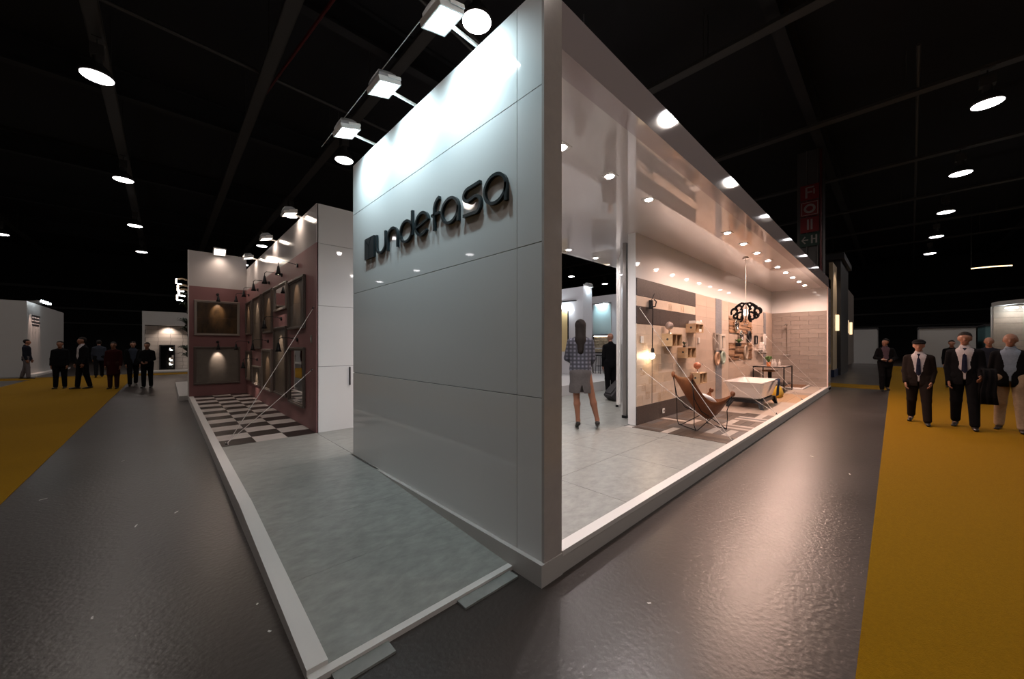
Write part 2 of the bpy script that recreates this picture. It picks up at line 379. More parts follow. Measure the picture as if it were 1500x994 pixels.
for (a, b, z0, z1, mt, fm, lab, sm) in (
    (5.34, 6.45, 1.81, 2.72, SLB, FRMD, 'upper brown slab frame nearest the white panelled wall', True),
    (6.58, 7.72, 2.23, 2.77, MIRR, FRM, 'wide mirror in silver frame between two upper slab frames', False),
    (6.63, 7.72, 0.50, 1.90, SLT, FRMD, 'tall taupe slab frame below the silver-framed mirror', True),
    (5.36, 6.42, 0.45, 1.485, MIRR, FRMD, 'low mirror frame nearest the white wall, reflecting checkered floor', False),
    (7.92, 8.92, 1.80, 2.79, SLB, FRMD, 'upper brown slab frame beside the silver-framed mirror', True),
    (9.2, 10.38, 1.43, 2.78, SLT, FRMD, 'tall taupe slab frame in the upper row of pink wall', True),
    (10.6, 11.5, 1.83, 2.76, SLB, FRMD, 'upper brown slab frame in the inner corner of the niche', True),
    (7.97, 9.08, 0.48, 1.44, SLB, FRM, 'lower brown slab frame with silver rim on the pink wall', True),
    (9.25, 10.39, 0.50, 1.0, SLT, FRM, 'small low taupe slab frame under the tall upper frame', False),
    (10.6, 11.5, 0.54, 1.375, SLT, FRMD, 'lower taupe slab frame in the inner corner of the niche', True)):
    frame(b-a, z1-z0, mt, fm, lab, (0.0, (a+b)/2, z0), RX, seams=sm)
# black swing-arm wall lamps
def sconce(loc, rz, label, reach=0.30, drop=0.10):
    g = thing('wall_lamp', label, 'lamp', loc, rz, 'black cone wall lamps in the pink niche')
    MB().tube([(0, 0, 0), (0, -0.025, 0)], 0.036, 14).build('wall_plate', DARKM, g)
    MB().tube([(0, -0.02, 0.0), (0, -0.06, 0.02), (0, -reach*0.55, 0.035), (0, -reach+0.03, 0.03), (0, -reach, 0.0), (0, -reach, -drop+0.05)], 0.006, 8).build('arm', DARKM, g, smooth=True)
    MB().lathe([(0.010, 0.16), (0.016, 0.15), (0.036, 0.04), (0.052, 0.0), (0.047, 0.002), (0.03, 0.04), (0.008, 0.14)], 18, (0, -reach, -drop-0.11), cap=False).build('shade', DARKM, g, smooth=True)
    MB().sphere((0, -reach, -drop-0.085), 0.018, 10, 8).build('bulb', GL_WARM, g, smooth=True)
    lamp('lamp_light', 'SPOT', (0, -reach+0.02, -drop-0.115), E_SCONCE, WARM, g, (0, 0.75, -1), 62, 0.7, 0.02)
    return g
for (y, z) in ((5.86, 2.947), (7.07, 2.947), (8.32, 2.947), (9.72, 2.947), (11.1, 2.947)):
    sconce((0, y, z), RX, 'black cone wall lamp in the upper row above the slab frames')
for (y, z) in ((5.86, 1.617), (8.43, 1.617), (11.1, 1.617)):
    sconce((0, y, z), RX, 'black cone wall lamp just above a lower frame of pink wall')
sconce((0, 7.1, 2.059), RX, 'black cone wall lamp between silver mirror and tall taupe frame')
sconce((0, 9.82, 1.158), RX, 'lowest black cone wall lamp, above the small low taupe frame')
sconce((-0.66, 11.6, 2.95), 0, 'black cone wall lamp over the rust-brown slab frame', 0.2)
sconce((-0.66, 11.6, 1.62), 0, 'black cone wall lamp over the pale grey slab frame', 0.2)
sw = thing('light_switch', 'small pale switch plate on the pink wall near white wall', 'switch', (0, 5.02, 1.62), RX)
MB().box(-0.035, 0.035, -0.01, 0, -0.06, 0.06).build('plate', FRM, sw, bevel=0.002); MB().box(-0.015, 0.015, -0.014, -0.01, -0.025, 0.025).build('rocker', ALU, sw)

ROPE = M('white_cord', (0.62, 0.58, 0.55), 0.7)
def rope(p, q, label, group):
    a, b = Vector(p), Vector(q)
    g = thing('rope', label, 'rope', q, 0, group)
    MB().tube([a-b, (a-b)*0.5+Vector((0, 0, -0.012)), (0, 0, 0.004)], 0.0042, 6).build('cord', ROPE, g)
    MB().lathe([(0.022, 0), (0.022, 0.006), (0.008, 0.012), (0.006, 0.03)], 10).build('floor_eye', CHROME, g)
    d = (a-b).normalized(); MB().tube([a-b+Vector((0, 0.0, 0))-d*0.03, a-b+d*0.004], 0.012, 8).build('wall_hook', CHROME, g)
rope((-0.01, 4.86, 2.12), (-1.10, 4.86, P), 'upper white barrier rope across the checkered niche', None)
rope((-0.01, 4.93, 1.13), (-1.10, 4.93, P), 'lower white barrier rope across the checkered niche', None)

# ------------------------------------------------------------------ floodlights
def flood(loc, rz, label, group, gl, energy, colr, s=1.0, arm=0.27, aim=(0, 0.70, -0.75), tilt=0.25):
    # arm sticks out along local -y from the wall top; the head lights the wall below
    g = thing('floodlight', label, 'floodlight', loc, rz, group)
    MB().tube([(0, 0.08, 0), (0, -arm+0.02, 0.02)], 0.014*s, 8).build('arm', ALU, g)
    MB().box(-0.03, 0.03, 0.0, 0.1, -0.012, 0.014).build('clamp', ALU, g)
    T = Matrix.Translation((0, -arm-0.06, 0.02)) @ Matrix.Rotation(tilt, 4, 'X')
    hb_, hd_ = 0.115*s, 0.09*s
    vs = [(x*k, y*k, z) for z, k in ((0.0, 1.0), (0.07*s, 0.92), (0.11*s, 0.6)) for (x, y) in ((-hb_, -hd_), (hb_, -hd_), (hb_, hd_), (-hb_, hd_))]
    fs = [(i*4+k, i*4+(k+1) % 4, (i+1)*4+(k+1) % 4, (i+1)*4+k) for i in range(2) for k in range(4)] + [(8, 9, 10, 11)]
    MB().add([tuple(T @ Vector(v)) for v in vs], fs).build('housing', M('flood_housing', (0.30, 0.31, 0.32), 0.4, 0.5), g)
    m = MB()
    for (x0, x1, y0_, y1_) in ((-hb_-0.012, hb_+0.012, -hd_-0.012, -hd_), (-hb_-0.012, hb_+0.012, hd_, hd_+0.012), (-hb_-0.012, -hb_, -hd_, hd_), (hb_, hb_+0.012, -hd_, hd_)):
        m.box(x0, x1, y0_, y1_, -0.015, 0.03, T)
    m.build('bezel', ALU, g)
    MB().box(-hb_+0.012, hb_-0.012, -hd_+0.012, hd_-0.012, -0.004, 0.004, T).build('glass', gl, g)
    m = MB()
    for sx in (-1, 1): m.box(sx*(hb_+0.016)-0.004, sx*(hb_+0.016)+0.004, -0.015, 0.10*s, 0.02, 0.045, T)
    m.box(-hb_-0.02, hb_+0.02, 0.10*s, 0.108*s, 0.02, 0.045, T); m.build('bracket', ALU, g)
    lamp('lamp_light', 'SPOT', tuple(T @ Vector((0, 0, -0.03))), energy, colr, g, aim, 140, 1.0, 0.03)
    return g
for y in (0.692, 1.64, 2.565):
    flood((0.06, y, 3.792), RX, 'bright cool floodlight on an arm over the sign wall', 'floodlights over the sign wall', GL_COOL, E_FLOOD, COOL, 1.0, 0.30)
wire = tag(MB().tube([(0, 0, 0), (0, 3.4, 0)], 0.004, 6).build('wire', ROPE, loc=(-0.34, -0.1, 3.93)), 'thin tensioned wire running above the sign wall floodlights', 'wire')
for y in (5.7, 7.7, 10.0):
    flood((0.05, y, 3.765), RX, 'warm floodlight on short arm over the pink wall', 'floodlights over the pink niche', GL_WARM, E_NICHE*0.22, WARM, 1.0, 0.16)
flood((-0.62, 11.63, 4.115), 0, 'starry warm floodlight on top of the niche end wall', None, GL_WARM, E_NICHE, WARM, 1.1, 0.06, aim=(0, -0.5, -0.85), tilt=-0.8)

# ------------------------------------------------------------------ sign lettering
sg = thing('sign', 'dark raised undefasa lettering with square emblem on the sign wall', 'sign', (0.0, 1.551, 2.508))
XH = 0.22; SW = 0.026
def to3(y_left):
    return lambda a, b, d: (d, 1.034*((y_left - a) - 1.45), 1.034*b)
D0, D1 = -0.024, 0.001
def arc(cx, cz, rx, rz, a0, a1, n=18): return [(cx+rx*math.cos(math.radians(a0+(a1-a0)*i/n)), cz+rz*math.sin(math.radians(a0+(a1-a0)*i/n))) for i in range(n+1)]
def letter(y_left, strokes):
    m = MB()
    for (pts, closed, w) in strokes: m.strip(pts, w, D0, D1, to3(y_left), closed)
    m.build('letter', LETTER, sg)
h = SW/2
def bowl(w): return (arc(w/2, XH/2, w/2-h, XH/2-h, 0, 359, 32)[:-1], True, SW*0.85)
letter(2.345, [([(h, XH), (h, 0.10)] + arc(0.1225, 0.10, 0.1225-h, 0.10-h, 180, 360) + [(0.245-h, XH)], False, SW)])
letter(2.073, [([(h, 0), (h, XH-0.10)] + arc(0.121, XH-0.10, 0.121-h, 0.10-h, 180, 0) + [(0.242-h, 0)], False, SW)])
letter(1.798, [bowl(0.262), ([(0.262-h, 0.05), (0.262-h, 0.275)], False, SW)])
letter(1.498, [(arc(0.123, XH/2, 0.123-h, XH/2-h, 8, 318, 30), False, SW*0.9), ([(0.02, 0.092), (0.225, 0.128)], False, SW*0.75)])
letter(1.213, [([(0.045, 0), (0.045, 0.19)] + arc(0.135, 0.17, 0.09, 0.09, 168, 96, 8), False, SW), ([(0.0, 0.135), (0.125, 0.135)], False, SW*0.8)])
letter(1.064, [bowl(0.256), ([(0.256-h, 0.0), (0.256-h, 0.12)], False, SW*1.05)])
letter(0.764, [([(0.215, XH-h+0.006), (0.12, XH-h)] + arc(0.08, XH-0.062, 0.065, 0.047, 90, 262, 10) + [(0.10, 0.116), (0.155, 0.126)] + arc(0.165, 0.065, 0.052, 0.06, 80, -85, 12) + [(0.10, h-0.004), (0.01, h)], False, SW*0.9)])
letter(0.511, [bowl(0.25), ([(0.25-h, 0.0), (0.25-h, 0.12)], False, SW*1.05)])
em = MB()
for poly in ([(0, 0.0), (0.115, 0.0), (0.115, 0.13), (0.0, 0.235)], [(0.128, 0), (0.25, 0), (0.25, 0.235), (0.19, 0.235), (0.128, 0.15)], [(0.015, 0.235), (0.115, 0.145), (0.175, 0.235)]):
    n = len(poly); T3 = to3(2.64)
    em.add([T3(a, b, D0) for a, b in poly] + [T3(a, b, D1) for a, b in poly], [tuple(range(n)), tuple(range(n, 2*n))[::-1]] + [(i, (i+1) % n, n+(i+1) % n, n+i) for i in range(n)])
em.build('emblem', LETTER, sg)

# ------------------------------------------------------------------ display room (bathroom) inside the stand
TY = 1.544
TW = struct(box('wall_tiled', LAM, 4.14, 14.3, TY+0.012, 1.70, P, CEIL), 'long display wall with dark bands, cream tiles and glossy white top')
def wt(x0, x1, z0, z1, mat, t=0.014, gap=0.002):
    me = tile_mesh('tile', x1-x0-gap, z1-z0-gap, t, mat, 0.0012)
    return piece('tile', me, TW, ((x0+x1)/2-9.22, -((1.70-TY-0.012)/2), (z0+z1)/2-P), ONWALL_Y)
DK = M('dark_wood_tile', (0.060, 0.043, 0.037), 0.4, noise=(5, 0.4), stretch=(5, 5, 0.6))
CRW = M('cream_wood_tile', (0.60, 0.49, 0.40), 0.4, noise=(3, 0.16), stretch=(0.6, 1, 4))
CRD = [M('cream_decor_%d' % i, (0.58-0.03*i, 0.46-0.035*i, 0.36-0.045*i), 0.4, noise=(4+i, 0.2), stretch=(0.6, 1, 4)) for i in range(3)]
BEI = M('beige_tile', (0.50, 0.39, 0.32), 0.3, noise=(3, 0.1), stretch=(0.4, 1, 3))
xs = [4.15, 5.04, 5.93, 6.825]
for a, b in ((2.378, 2.682), (1.893, 2.20), (P, 0.458)):
    for i in range(3): wt(xs[i], xs[i+1], a, b, DK, 0.02)
for i in range(4): wt(4.15+0.669*i, 4.15+0.669*(i+1), 2.20, 2.378, CRW)
for r in range(8):
    z0 = 0.458+r*0.1794; off = 0.33*(r % 3)/3
    xe = [4.15] + [x for x in (4.15+0.22+off+0.62*i for i in range(5)) if 4.3 < x < 6.7] + [6.825]
    for i in range(len(xe)-1):
        q = wt(xe[i], xe[i+1], z0, z0+0.1794, random.choice([CRW, CRW, CRD[0], CRD[1]]))
DEC = M('decor_tan', (0.46, 0.30, 0.17), 0.4)
dm = MB()
for (x, z) in ((4.35, 1.05), (4.40, 0.78), (4.75, 0.98), (4.80, 0.72), (4.55, 0.62), (5.25, 0.66), (5.05, 1.10), (4.30, 1.62), (4.42, 1.50), (5.85, 1.15), (5.8, 0.75), (6.3, 0.62), (6.5, 1.35), (5.5, 2.27), (6.1, 2.28), (5.0, 0.55), (6.05, 0.95)):
    for s_ in (0.07, 0.035):
        dm.strip([(x-9.22-s_, z-P-s_*0.8), (x-9.22+s_, z-P-s_*0.8), (x-9.22+s_, z-P+s_*0.8), (x-9.22-s_, z-P+s_*0.8)], 0.008, -0.0, 0.001, lambda a, b, d: (a, -0.0875-d, b), True)
tag(dm.build('printed_squares', DEC, TW), 'tan square line prints on the cream tiles')
for r in range(10):
    z0 = P+r*0.2545
    for (a, b) in ((6.835, 7.50), (7.50, 8.15)): wt(a, b, z0, min(z0+0.2545, 2.69), BEI)
    for (a, b) in ((8.61, 9.19),): wt(a, b, z0, min(z0+0.2545, 2.69), M('beige_light', (0.55, 0.44, 0.36), 0.3, noise=(3, 0.08)))
MOS = mosaic_mat('grey_blue_mosaic', (0.20, 0.21, 0.24), (0.27, 0.27, 0.29), (0.14, 0.14, 0.15), 0.03, 0.03)
tag(box('mosaic_strip', MOS, 8.155-9.22, 8.605-9.22, -0.092, -0.07, 0, 2.55, TW), 'blue-grey mosaic strip')
for (z0, z1) in ((P, 0.40), (0.40, 0.66), (0.66, 0.92), (0.92, 1.12), (1.60, 1.87), (2.32, 2.69)):
    for i in range(4): wt(9.2+0.5625*i, 9.2+0.5625*(i+1), z0, z1, BEI)
WDS = [M('split_wood_%d' % i, c, 0.6, noise=(6, 0.3), stretch=(0.5, 1, 5)) for i, c in enumerate(((0.30, 0.165, 0.085), (0.17, 0.085, 0.042), (0.40, 0.24, 0.14)))]
for (za, zb) in ((1.12, 1.60), (1.87, 2.32)):
    n = 9; hh = (zb-za)/n
    for r in range(n):
        x = 9.2
        while x < 11.4:
            L = random.uniform(0.3, 0.7); x1 = min(11.45, x+L)
            wt(x, x1, za+r*hh, za+(r+1)*hh, random.choice(WDS), random.uniform(0.016, 0.045), 0.003); x = x1
for r in range(10):
    z0 = P+r*0.2545
    for i in range(4): wt(11.46+0.7*i, 11.46+0.7*(i+1), z0, min(z0+0.2545, 2.69), BEI)
m = MB()
for i in range(8): m.box(12.95-9.22-0.02*(i % 2), 13.2-9.22+0.03*((i+1) % 2), -0.10, -0.07, 0.75+i*0.22, 0.75+(i+1)*0.22-0.004)
tag(m.build('mosaic_strip', MOS, TW), 'stepped blue-grey mosaic strip')
WB = struct(box('wall_shower', LAM, 14.2, 14.3, 0.0, 1.60, P, CEIL), 'far wall of the display with grey brick-laid tiles')
GT = [M('grey_brown_tile_%d' % i, (0.27+0.02*i, 0.225+0.018*i, 0.20+0.016*i), 0.22, noise=(3, 0.12), bump=(20, 0.1)) for i in range(3)]
for r in range(17):
    z0 = 0.0+r*0.15; off = 0.25*(r % 2); ye = [0.0] + [y for y in (0.5-off, 1.0-off, 1.5-off) if 0.02 < y < 1.52] + [1.54]
    for i in range(len(ye)-1):
        piece('tile', tile_mesh('tile', ye[i+1]-ye[i]-0.003, 0.147, 0.012+0.004*random.random(), random.choice(GT)), WB, (-0.05, (ye[i]+ye[i+1])/2-0.8, z0+0.075), (PI/2, 0, -PI/2))
# clear edge post of the display
struct(box('trim_14', M('edge_acrylic', (0.80, 0.62, 0.58), 0.2), 14.17, 14.2, 0.0, 0.03, P, CEIL))
# display floor pieces
PB = [M('plank_%d' % i, c, 0.4, noise=(5, 0.2), stretch=(1, 1, 1)) for i, c in enumerate(((0.060, 0.042, 0.032), (0.095, 0.068, 0.052), (0.10, 0.09, 0.087), (0.46, 0.40, 0.36), (0.13, 0.092, 0.07)))]
U = 0.24; py = 0.085; nyb = 3; sz = (1.54-0.085)/6; sx_ = sz
cache = {}
def plank(w, hgt, mt):
    k = (round(w, 3), round(hgt, 3), mt)
    if k not in cache: cache[k] = tile_mesh('plank', w-0.003, hgt-0.003, 0.012, PB[mt], 0.001)
    return cache[k]
bs = (1.54-0.085)/3
for i in range(6):
    for j in range(3):
        x0 = 4.0+i*bs-0.02; yb = 0.085+j*bs; n = 4
        for k in range(n):
            mt = random.choice([3, 3, 0, 0, 1, 2, 4]) if k % 2 else random.choice([0, 1, 4, 2])
            if (i+j) % 2: piece('plank', plank(bs, bs/n, mt), plat, (x0+bs/2, yb+bs*(k+0.5)/n, P-0.012))
            else: piece('plank', plank(bs/n, bs, mt), plat, (x0+bs*(k+0.5)/n, yb+bs/2, P-0.012))
xpat = 4.0+6*bs-0.02
PALE = M('pale_floor_tile', (0.42, 0.34, 0.285), 0.35, noise=(3, 0.1)); GREYF = M('grey_floor_tile', (0.27, 0.22, 0.19), 0.4, noise=(3, 0.12)); OAK = M('oak_floor_plank', (0.38, 0.24, 0.13), 0.4, noise=(4, 0.3), stretch=(6, 0.6, 1))
xp = xpat
for i in range(3):
    for j in range(2): piece('tile', tile_mesh('tile', 0.77, 0.725, 0.012, GREYF if (j and i) else PALE, 0.001), plat, (xp+0.387+0.774*i, 0.085+0.3635+0.727*j, P-0.012))
xo = xp+3*0.774
for j in range(6): piece('plank', tile_mesh('plank', 1.0, 0.239, 0.012, OAK, 0.001), plat, (xo+0.501, 0.085+0.1212+0.2425*j, P-0.012)); piece('plank', tile_mesh('plank', 1.0, 0.239, 0.012, OAK, 0.001), plat, (xo+1.503, 0.085+0.1212+0.2425*j, P-0.012))
xq = xo+2.004; wq = (14.2-xq)/5
for i in range(5):
    for j in range(3): piece('tile', tile_mesh('tile', wq-0.003, 0.482, 0.012, random.choice([PALE, GREYF, PALE]), 0.001), plat, (xq+wq*(i+0.5), 0.085+0.2425+0.485*j, P-0.012))
st = thing('shower_tray', 'low pale shower tray with wooden slats in far corner', 'shower tray', (13.3, 0.95, P))
MB().box(-0.7, 0.8, -0.5, 0.55, 0, 0.05).build('tray', LAMW, st, bevel=0.01)
for k in range(4): MB().box(-0.5+0.3*k, -0.28+0.3*k, -0.45, 0.4, 0.05, 0.062).build('slat', WDS[1], st)

# downlights
def downlight(x, y, colr, label, group, e, z=CEIL):
    g = thing('downlight', label, 'downlight', (x, y, z), 0, group)
    MB().lathe([(0.055, -0.004), (0.062, -0.012), (0.062, 0.0)], 18).build('trim_ring', CHROME, g)
    MB().box(-0.075, 0.075, -0.075, 0.075, -0.006, 0.0).build('square_plate', ALU, g)
    MB().lathe([(0.044, -0.017), (0.05, -0.010), (0.05, -0.006)], 18).build('lens', GL_DOWN, g)
    lamp('lamp_light', 'SPOT', (0, 0, -0.03), e, colr, g, (0, 0, -1), 165, 0.6, 0.04)
for x in (1.1, 1.98, 2.95):
    downlight(x, 0.745, NEUT, 'square white downlight in glossy ceiling over the reception', 'reception downlights', E_DOWN*0.75)
for x in (0.9, 2.0, 3.1, 4.2, 5.17, 6.2):
    downlight(x, 3.04, NEUT, 'square white downlight along the inner edge of the ceiling', 'inner edge downlights', E_DOWN*0.28)
for i in range(9):
    downlight(5.30+0.98*i, 0.475, PINKL, 'square warm downlight in row over the bathroom display', 'bathroom display downlights', E_DOWN*0.98)

# ropes of the display
for (x, zu, zl, lab) in ((4.2, 2.18, 1.11, 'beside the dark tile bands'), (7.1, 2.07, 1.10, 'between butterfly chair and bathtub'), (10.0, 2.0, 1.15, 'beyond the bathtub'), (13.3, 1.83, 1.05, 'in front of the shower corner')):
    rope((x, TY-0.015, zu), (x, 0.11, P), 'upper white barrier rope ' + lab, 'upper barrier ropes'); rope((x+0.07, TY-0.015, zl), (x+0.07, 0.12, P), 'lower white barrier rope ' + lab, 'lower barrier ropes')

# butterfly chair
LEA = M('tan_leather', (0.17, 0.052, 0.016), 0.45, noise=(8, 0.25), bump=(60, 0.15))
ch = thing('butterfly_chair', 'tan leather butterfly chair on black rod frame with white cushion', 'chair', (4.82, 0.72, P), math.radians(-36)); ch.scale = (0.84, 0.78, 0.94)
BC = {s_: Vector((-0.44, s_*0.36, 0.93)) for s_ in (-1, 1)}; FC = {s_: Vector((0.44, s_*0.38, 0.62)) for s_ in (-1, 1)}
m = MB(); NU, NV = 17, 21; vs = []
for j in range(NV):
    v = j/(NV-1)
    for i in range(NU):
        u = 2*i/(NU-1)-1
        e = abs(u)
        zc = 0.90*(1-v)**1.25 + 0.50*v**2.2 - 0.62*math.sin(PI*v**0.9)**1.0*0.52
        ze = 0.96*(1-v) + 0.64*v - 0.30*math.sin(PI*v)
        k = e**2.0; z = zc*(1-k) + ze*k
        wdt = 0.36 - 0.07*math.sin(PI*v)
        x = -0.45 + 0.90*v + 0.06*math.sin(PI*v)*(1-k)
        if v < 0.12: x += 0.05*(1-v/0.12)*(1-k)
        if v > 0.85: x -= 0.16*(v-0.85)/0.15*(1-k)
        vs.append((x, u*wdt, z))
fs = [(j*NU+i, j*NU+i+1, (j+1)*NU+i+1, (j+1)*NU+i) for j in range(NV-1) for i in range(NU-1)]
sl = m.add(vs, fs).build('sling', LEA, ch, smooth=True); so = sl.modifiers.new('solid', 'SOLIDIFY'); so.thickness = 0.008
for s_ in (-1, 1):
    MB().sphere((-0.43, s_*0.33, 0.93), 0.06, 12, 8, (0.5, 0.9, 1.0)).build('corner_pocket', LEA, ch, smooth=True); MB().sphere((0.43, s_*0.33, 0.625), 0.06, 12, 8, (0.7, 0.9, 0.8)).build('corner_pocket', LEA, ch, smooth=True)
for s_ in (-1, 1):
    bf, ff = Vector((-0.33, s_*0.30, 0.012)), Vector((0.32, s_*0.30, 0.012))
    MB().tube([(-0.44, s_*0.33, 0.93), (-0.36, s_*0.31, 0.55), (-0.20, s_*0.28, 0.33), (0.1, s_*0.10, 0.20), ff], 0.008, 8).build('frame_rod', DARKM, ch, smooth=True)
    MB().tube([(0.43, s_*0.33, 0.62), (0.33, s_*0.3, 0.33), (0.34, s_*0.3, 0.2), ff], 0.008, 8).build('frame_rod', DARKM, ch, smooth=True)
    MB().tube([(-0.42, s_*0.33, 0.90), (-0.36, s_*0.31, 0.4), (-0.36, s_*0.3, 0.1), bf, bf+Vector((0.06, -s_*0.02, -0.004)), (0.2, s_*0.15, 0.25), (0.42, s_*0.32, 0.58)], 0.008, 8).build('frame_rod', DARKM, ch, smooth=True)
    MB().tube([bf, (-0.33, 0, 0.012), (-0.33, -s_*0.30, 0.012)] if s_ > 0 else [ff, (0.32, 0, 0.012), (0.32, 0.3, 0.012)], 0.008, 8).build('frame_rod', DARKM, ch, smooth=True)
cu = tag(MB().sphere((0, 0, 0), 1.0, 20, 12, (0.19, 0.15, 0.06)).build('cushion', M('white_linen', (0.72, 0.70, 0.70), 0.9, bump=(30, 0.2)), loc=(4.86, 0.68, P+0.49), rot=(0, 0.45, math.radians(-36)), smooth=True), 'white cushion lying in the leather butterfly chair', 'cushion')

# bathtub
tub = thing('bathtub', 'white flared bathtub standing on black wooden legs', 'bathtub', (8.2, 0.77, P))
def rr(hx, hy, r, z, n=6):
    pts = []
    for (cx, cy, a0) in ((hx-r, hy-r, 0), (-hx+r, hy-r, 90), (-hx+r, -hy+r, 180), (hx-r, -hy+r, 270)):
        for k in range(n): a = math.radians(a0+90*k/(n-1)); pts.append((cx+r*math.cos(a), cy+r*math.sin(a), z))
    return pts
def loft(m, rings, capA=False, capB=False):
    n = len(rings[0]); vs = [p for r in rings for p in r]
    fs = [(i*n+k, i*n+(k+1) % n, (i+1)*n+(k+1) % n, (i+1)*n+k) for i in range(len(rings)-1) for k in range(n)]
    if capA: fs.append(tuple(range(n))[::-1])
    if capB: fs.append(tuple((len(rings)-1)*n+k for k in range(n)))
    m.add(vs, fs)
m = MB()
loft(m, [rr(0.53, 0.25, 0.06, 0.18), rr(0.59, 0.285, 0.07, 0.22), rr(0.70, 0.34, 0.06, 0.45), rr(0.77, 0.375, 0.05, 0.56), rr(0.80, 0.395, 0.04, 0.568), rr(0.80, 0.395, 0.04, 0.582), rr(0.76, 0.36, 0.04, 0.58), rr(0.70, 0.33, 0.06, 0.5), rr(0.55, 0.25, 0.08, 0.23), rr(0.4, 0.18, 0.08, 0.215)], True, True)
m.build('basin', M('enamel', (0.80, 0.76, 0.74), 0.12, coat=0.4), tub, smooth=False, bevel=0)
m = MB()
m.box(-0.63, 0.63, -0.31, -0.24, 0.12, 0.19); m.box(-0.63, 0.63, 0.24, 0.31, 0.12, 0.19); m.box(-0.63, -0.55, -0.24, 0.24, 0.12, 0.19); m.box(0.55, 0.63, -0.24, 0.24, 0.12, 0.19)
m.build('cradle', DARKM, tub)
for sx in (-1, 1):
    for sy in (-1, 1):
        a = MB(); loft(a, [[(sx*cx_+px_*h_, sy*cy_+py_*h_, z_) for px_, py_ in ((-1, -1), (1, -1), (1, 1), (-1, 1))] for cx_, cy_, h_, z_ in ((0.68, 0.33, 0.028, 0.0), (0.56, 0.265, 0.065, 0.185))], True, True); a.build('leg', DARKM, tub)
MB().tube([(-0.70, 0.2, 0.45), (-0.655, 0.2, 0.44)], 0.025, 12).build('overflow', CHROME, tub)
tw_ = MB(); vs = []
prof = [(-0.30, 0.42), (-0.33, 0.5), (-0.352, 0.586), (-0.385, 0.598), (-0.415, 0.585), (-0.415, 0.50), (-0.40, 0.40), (-0.39, 0.27), (-0.385, 0.20)]
for (y, z) in prof:
    for k in range(7): vs.append((0.42+0.22*k/6+0.012*math.sin(k*2.1+z*9), y-0.004*math.cos(k*3), z))
tw_.add(vs, [(i*7+k, i*7+k+1, (i+1)*7+k+1, (i+1)*7+k) for i in range(len(prof)-1) for k in range(6)])
t_ = tag(tw_.build('towel', M('navy_towel', (0.012, 0.03, 0.075), 0.95, bump=(120, 0.5)), loc=(8.2, 0.77, P), smooth=True), 'navy towel hanging over the rim of the bathtub', 'towel'); q = t_.modifiers.new('solid', 'SOLIDIFY'); q.thickness = 0.012

# black scroll chandelier
cl = thing('chandelier', 'black flat-cut scroll chandelier hanging on a thin wire', 'chandelier', (7.6, 0.76, CEIL))
MB().lathe([(0.06, -0.025), (0.06, -0.002), (0.055, 0.0)], 16).build('ceiling_rose', CHROME, cl); MB().tube([(0, 0, -0.02), (0, 0, -1.12)], 0.004, 6).build('wire', ROPE, cl)
MB().sphere((0, 0, -1.21), 0.055, 12, 10, (1, 1, 1.5)).build('bulb', M('pale_bulb', (0.9, 0.85, 0.8), 0.1, emit=1.5, ecol=(1, 0.85, 0.75)), cl, smooth=True)
BLK = M('black_acrylic', (0.008, 0.008, 0.009), 0.15)
def spiral(cx, cz, r0, r1, a0, a1, n=20): return [(cx+(r0+(r1-r0)*i/n)*math.cos(math.radians(a0+(a1-a0)*i/n)), cz+(r0+(r1-r0)*i/n)*math.sin(math.radians(a0+(a1-a0)*i/n))) for i in range(n+1)]
for aa in (0, 1, 2):
    m = MB(); th = math.radians(-43.6+60*aa); cc, ss = math.cos(th), math.sin(th); off = Vector((-ss, cc, 0))
    t3 = lambda a, b, d: (a*cc-d*ss, a*ss+d*cc, b-1.21)
    for sx in (-1, 1):
        for pts in (spiral(0.24, 0.02, 0.085, 0.04, -40, 260), spiral(0.135, 0.10, 0.075, 0.035, -60, 250), spiral(0.13, -0.105, 0.07, 0.03, 60, -230), spiral(0.215, -0.085, 0.055, 0.025, 40, -220), [(0.02, 0.21), (0.05, 0.16), (0.09, 0.10), (0.07, 0.03), (0.08, -0.05), (0.06, -0.13), (0.09, -0.19), (0.13, -0.2)], [(0.03, 0.2), (0.09, 0.21), (0.16, 0.17), (0.24, 0.105)], [(0.07, 0.0), (0.12, 0.01), (0.18, -0.02), (0.26, -0.06)], [(0.02, 0.2), (0.0, 0.2)]):
            m.strip([(sx*p[0], p[1]) for p in pts], 0.036, -0.004, 0.004, t3)
    m.build('scroll_plate', BLK, cl)
m = MB()
for k in range(5): m.sphere((0.05*(k-2), 0.02*(k % 2), -1.47), 0.014, 8, 6)
m.build('crystal_drops', CHROME, cl, smooth=True)

# wall boxes, globes, pendant bulb
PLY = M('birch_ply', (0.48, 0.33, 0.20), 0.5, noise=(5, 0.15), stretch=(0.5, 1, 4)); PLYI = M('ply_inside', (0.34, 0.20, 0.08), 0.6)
def wallbox(x, z, w, h, label, d=0.2):
    g = thing('wall_box', label, 'shelf box', (x, TY-0.004, z))
    t = 0.014; MB().box(-w/2, w/2, -d, 0, 0, t).build('bottom', PLY, g); MB().box(-w/2, w/2, -d, 0, h-t, h).build('top', PLY, g)
    MB().box(-w/2, -w/2+t, -d, 0, t, h-t).build('side', PLY, g); MB().box(w/2-t, w/2, -d, 0, t, h-t).build('side', PLY, g); MB().box(-w/2+t, w/2-t, -0.012, 0, t, h-t).build('back', PLYI, g)
    MB().box(-0.007, 0.007, -d+0.01, -0.012, t, h-t).build('divider', PLY, g)
    MB().tube([(-w/2-0.002, -d*0.55, h*0.55), (-w/2+0.004, -d*0.55, h*0.55)], 0.022, 12).build('grip_hole', GROOVE, g)
    return g
SILV_ = M('pewter', (0.35, 0.33, 0.32), 0.3, 0.8)
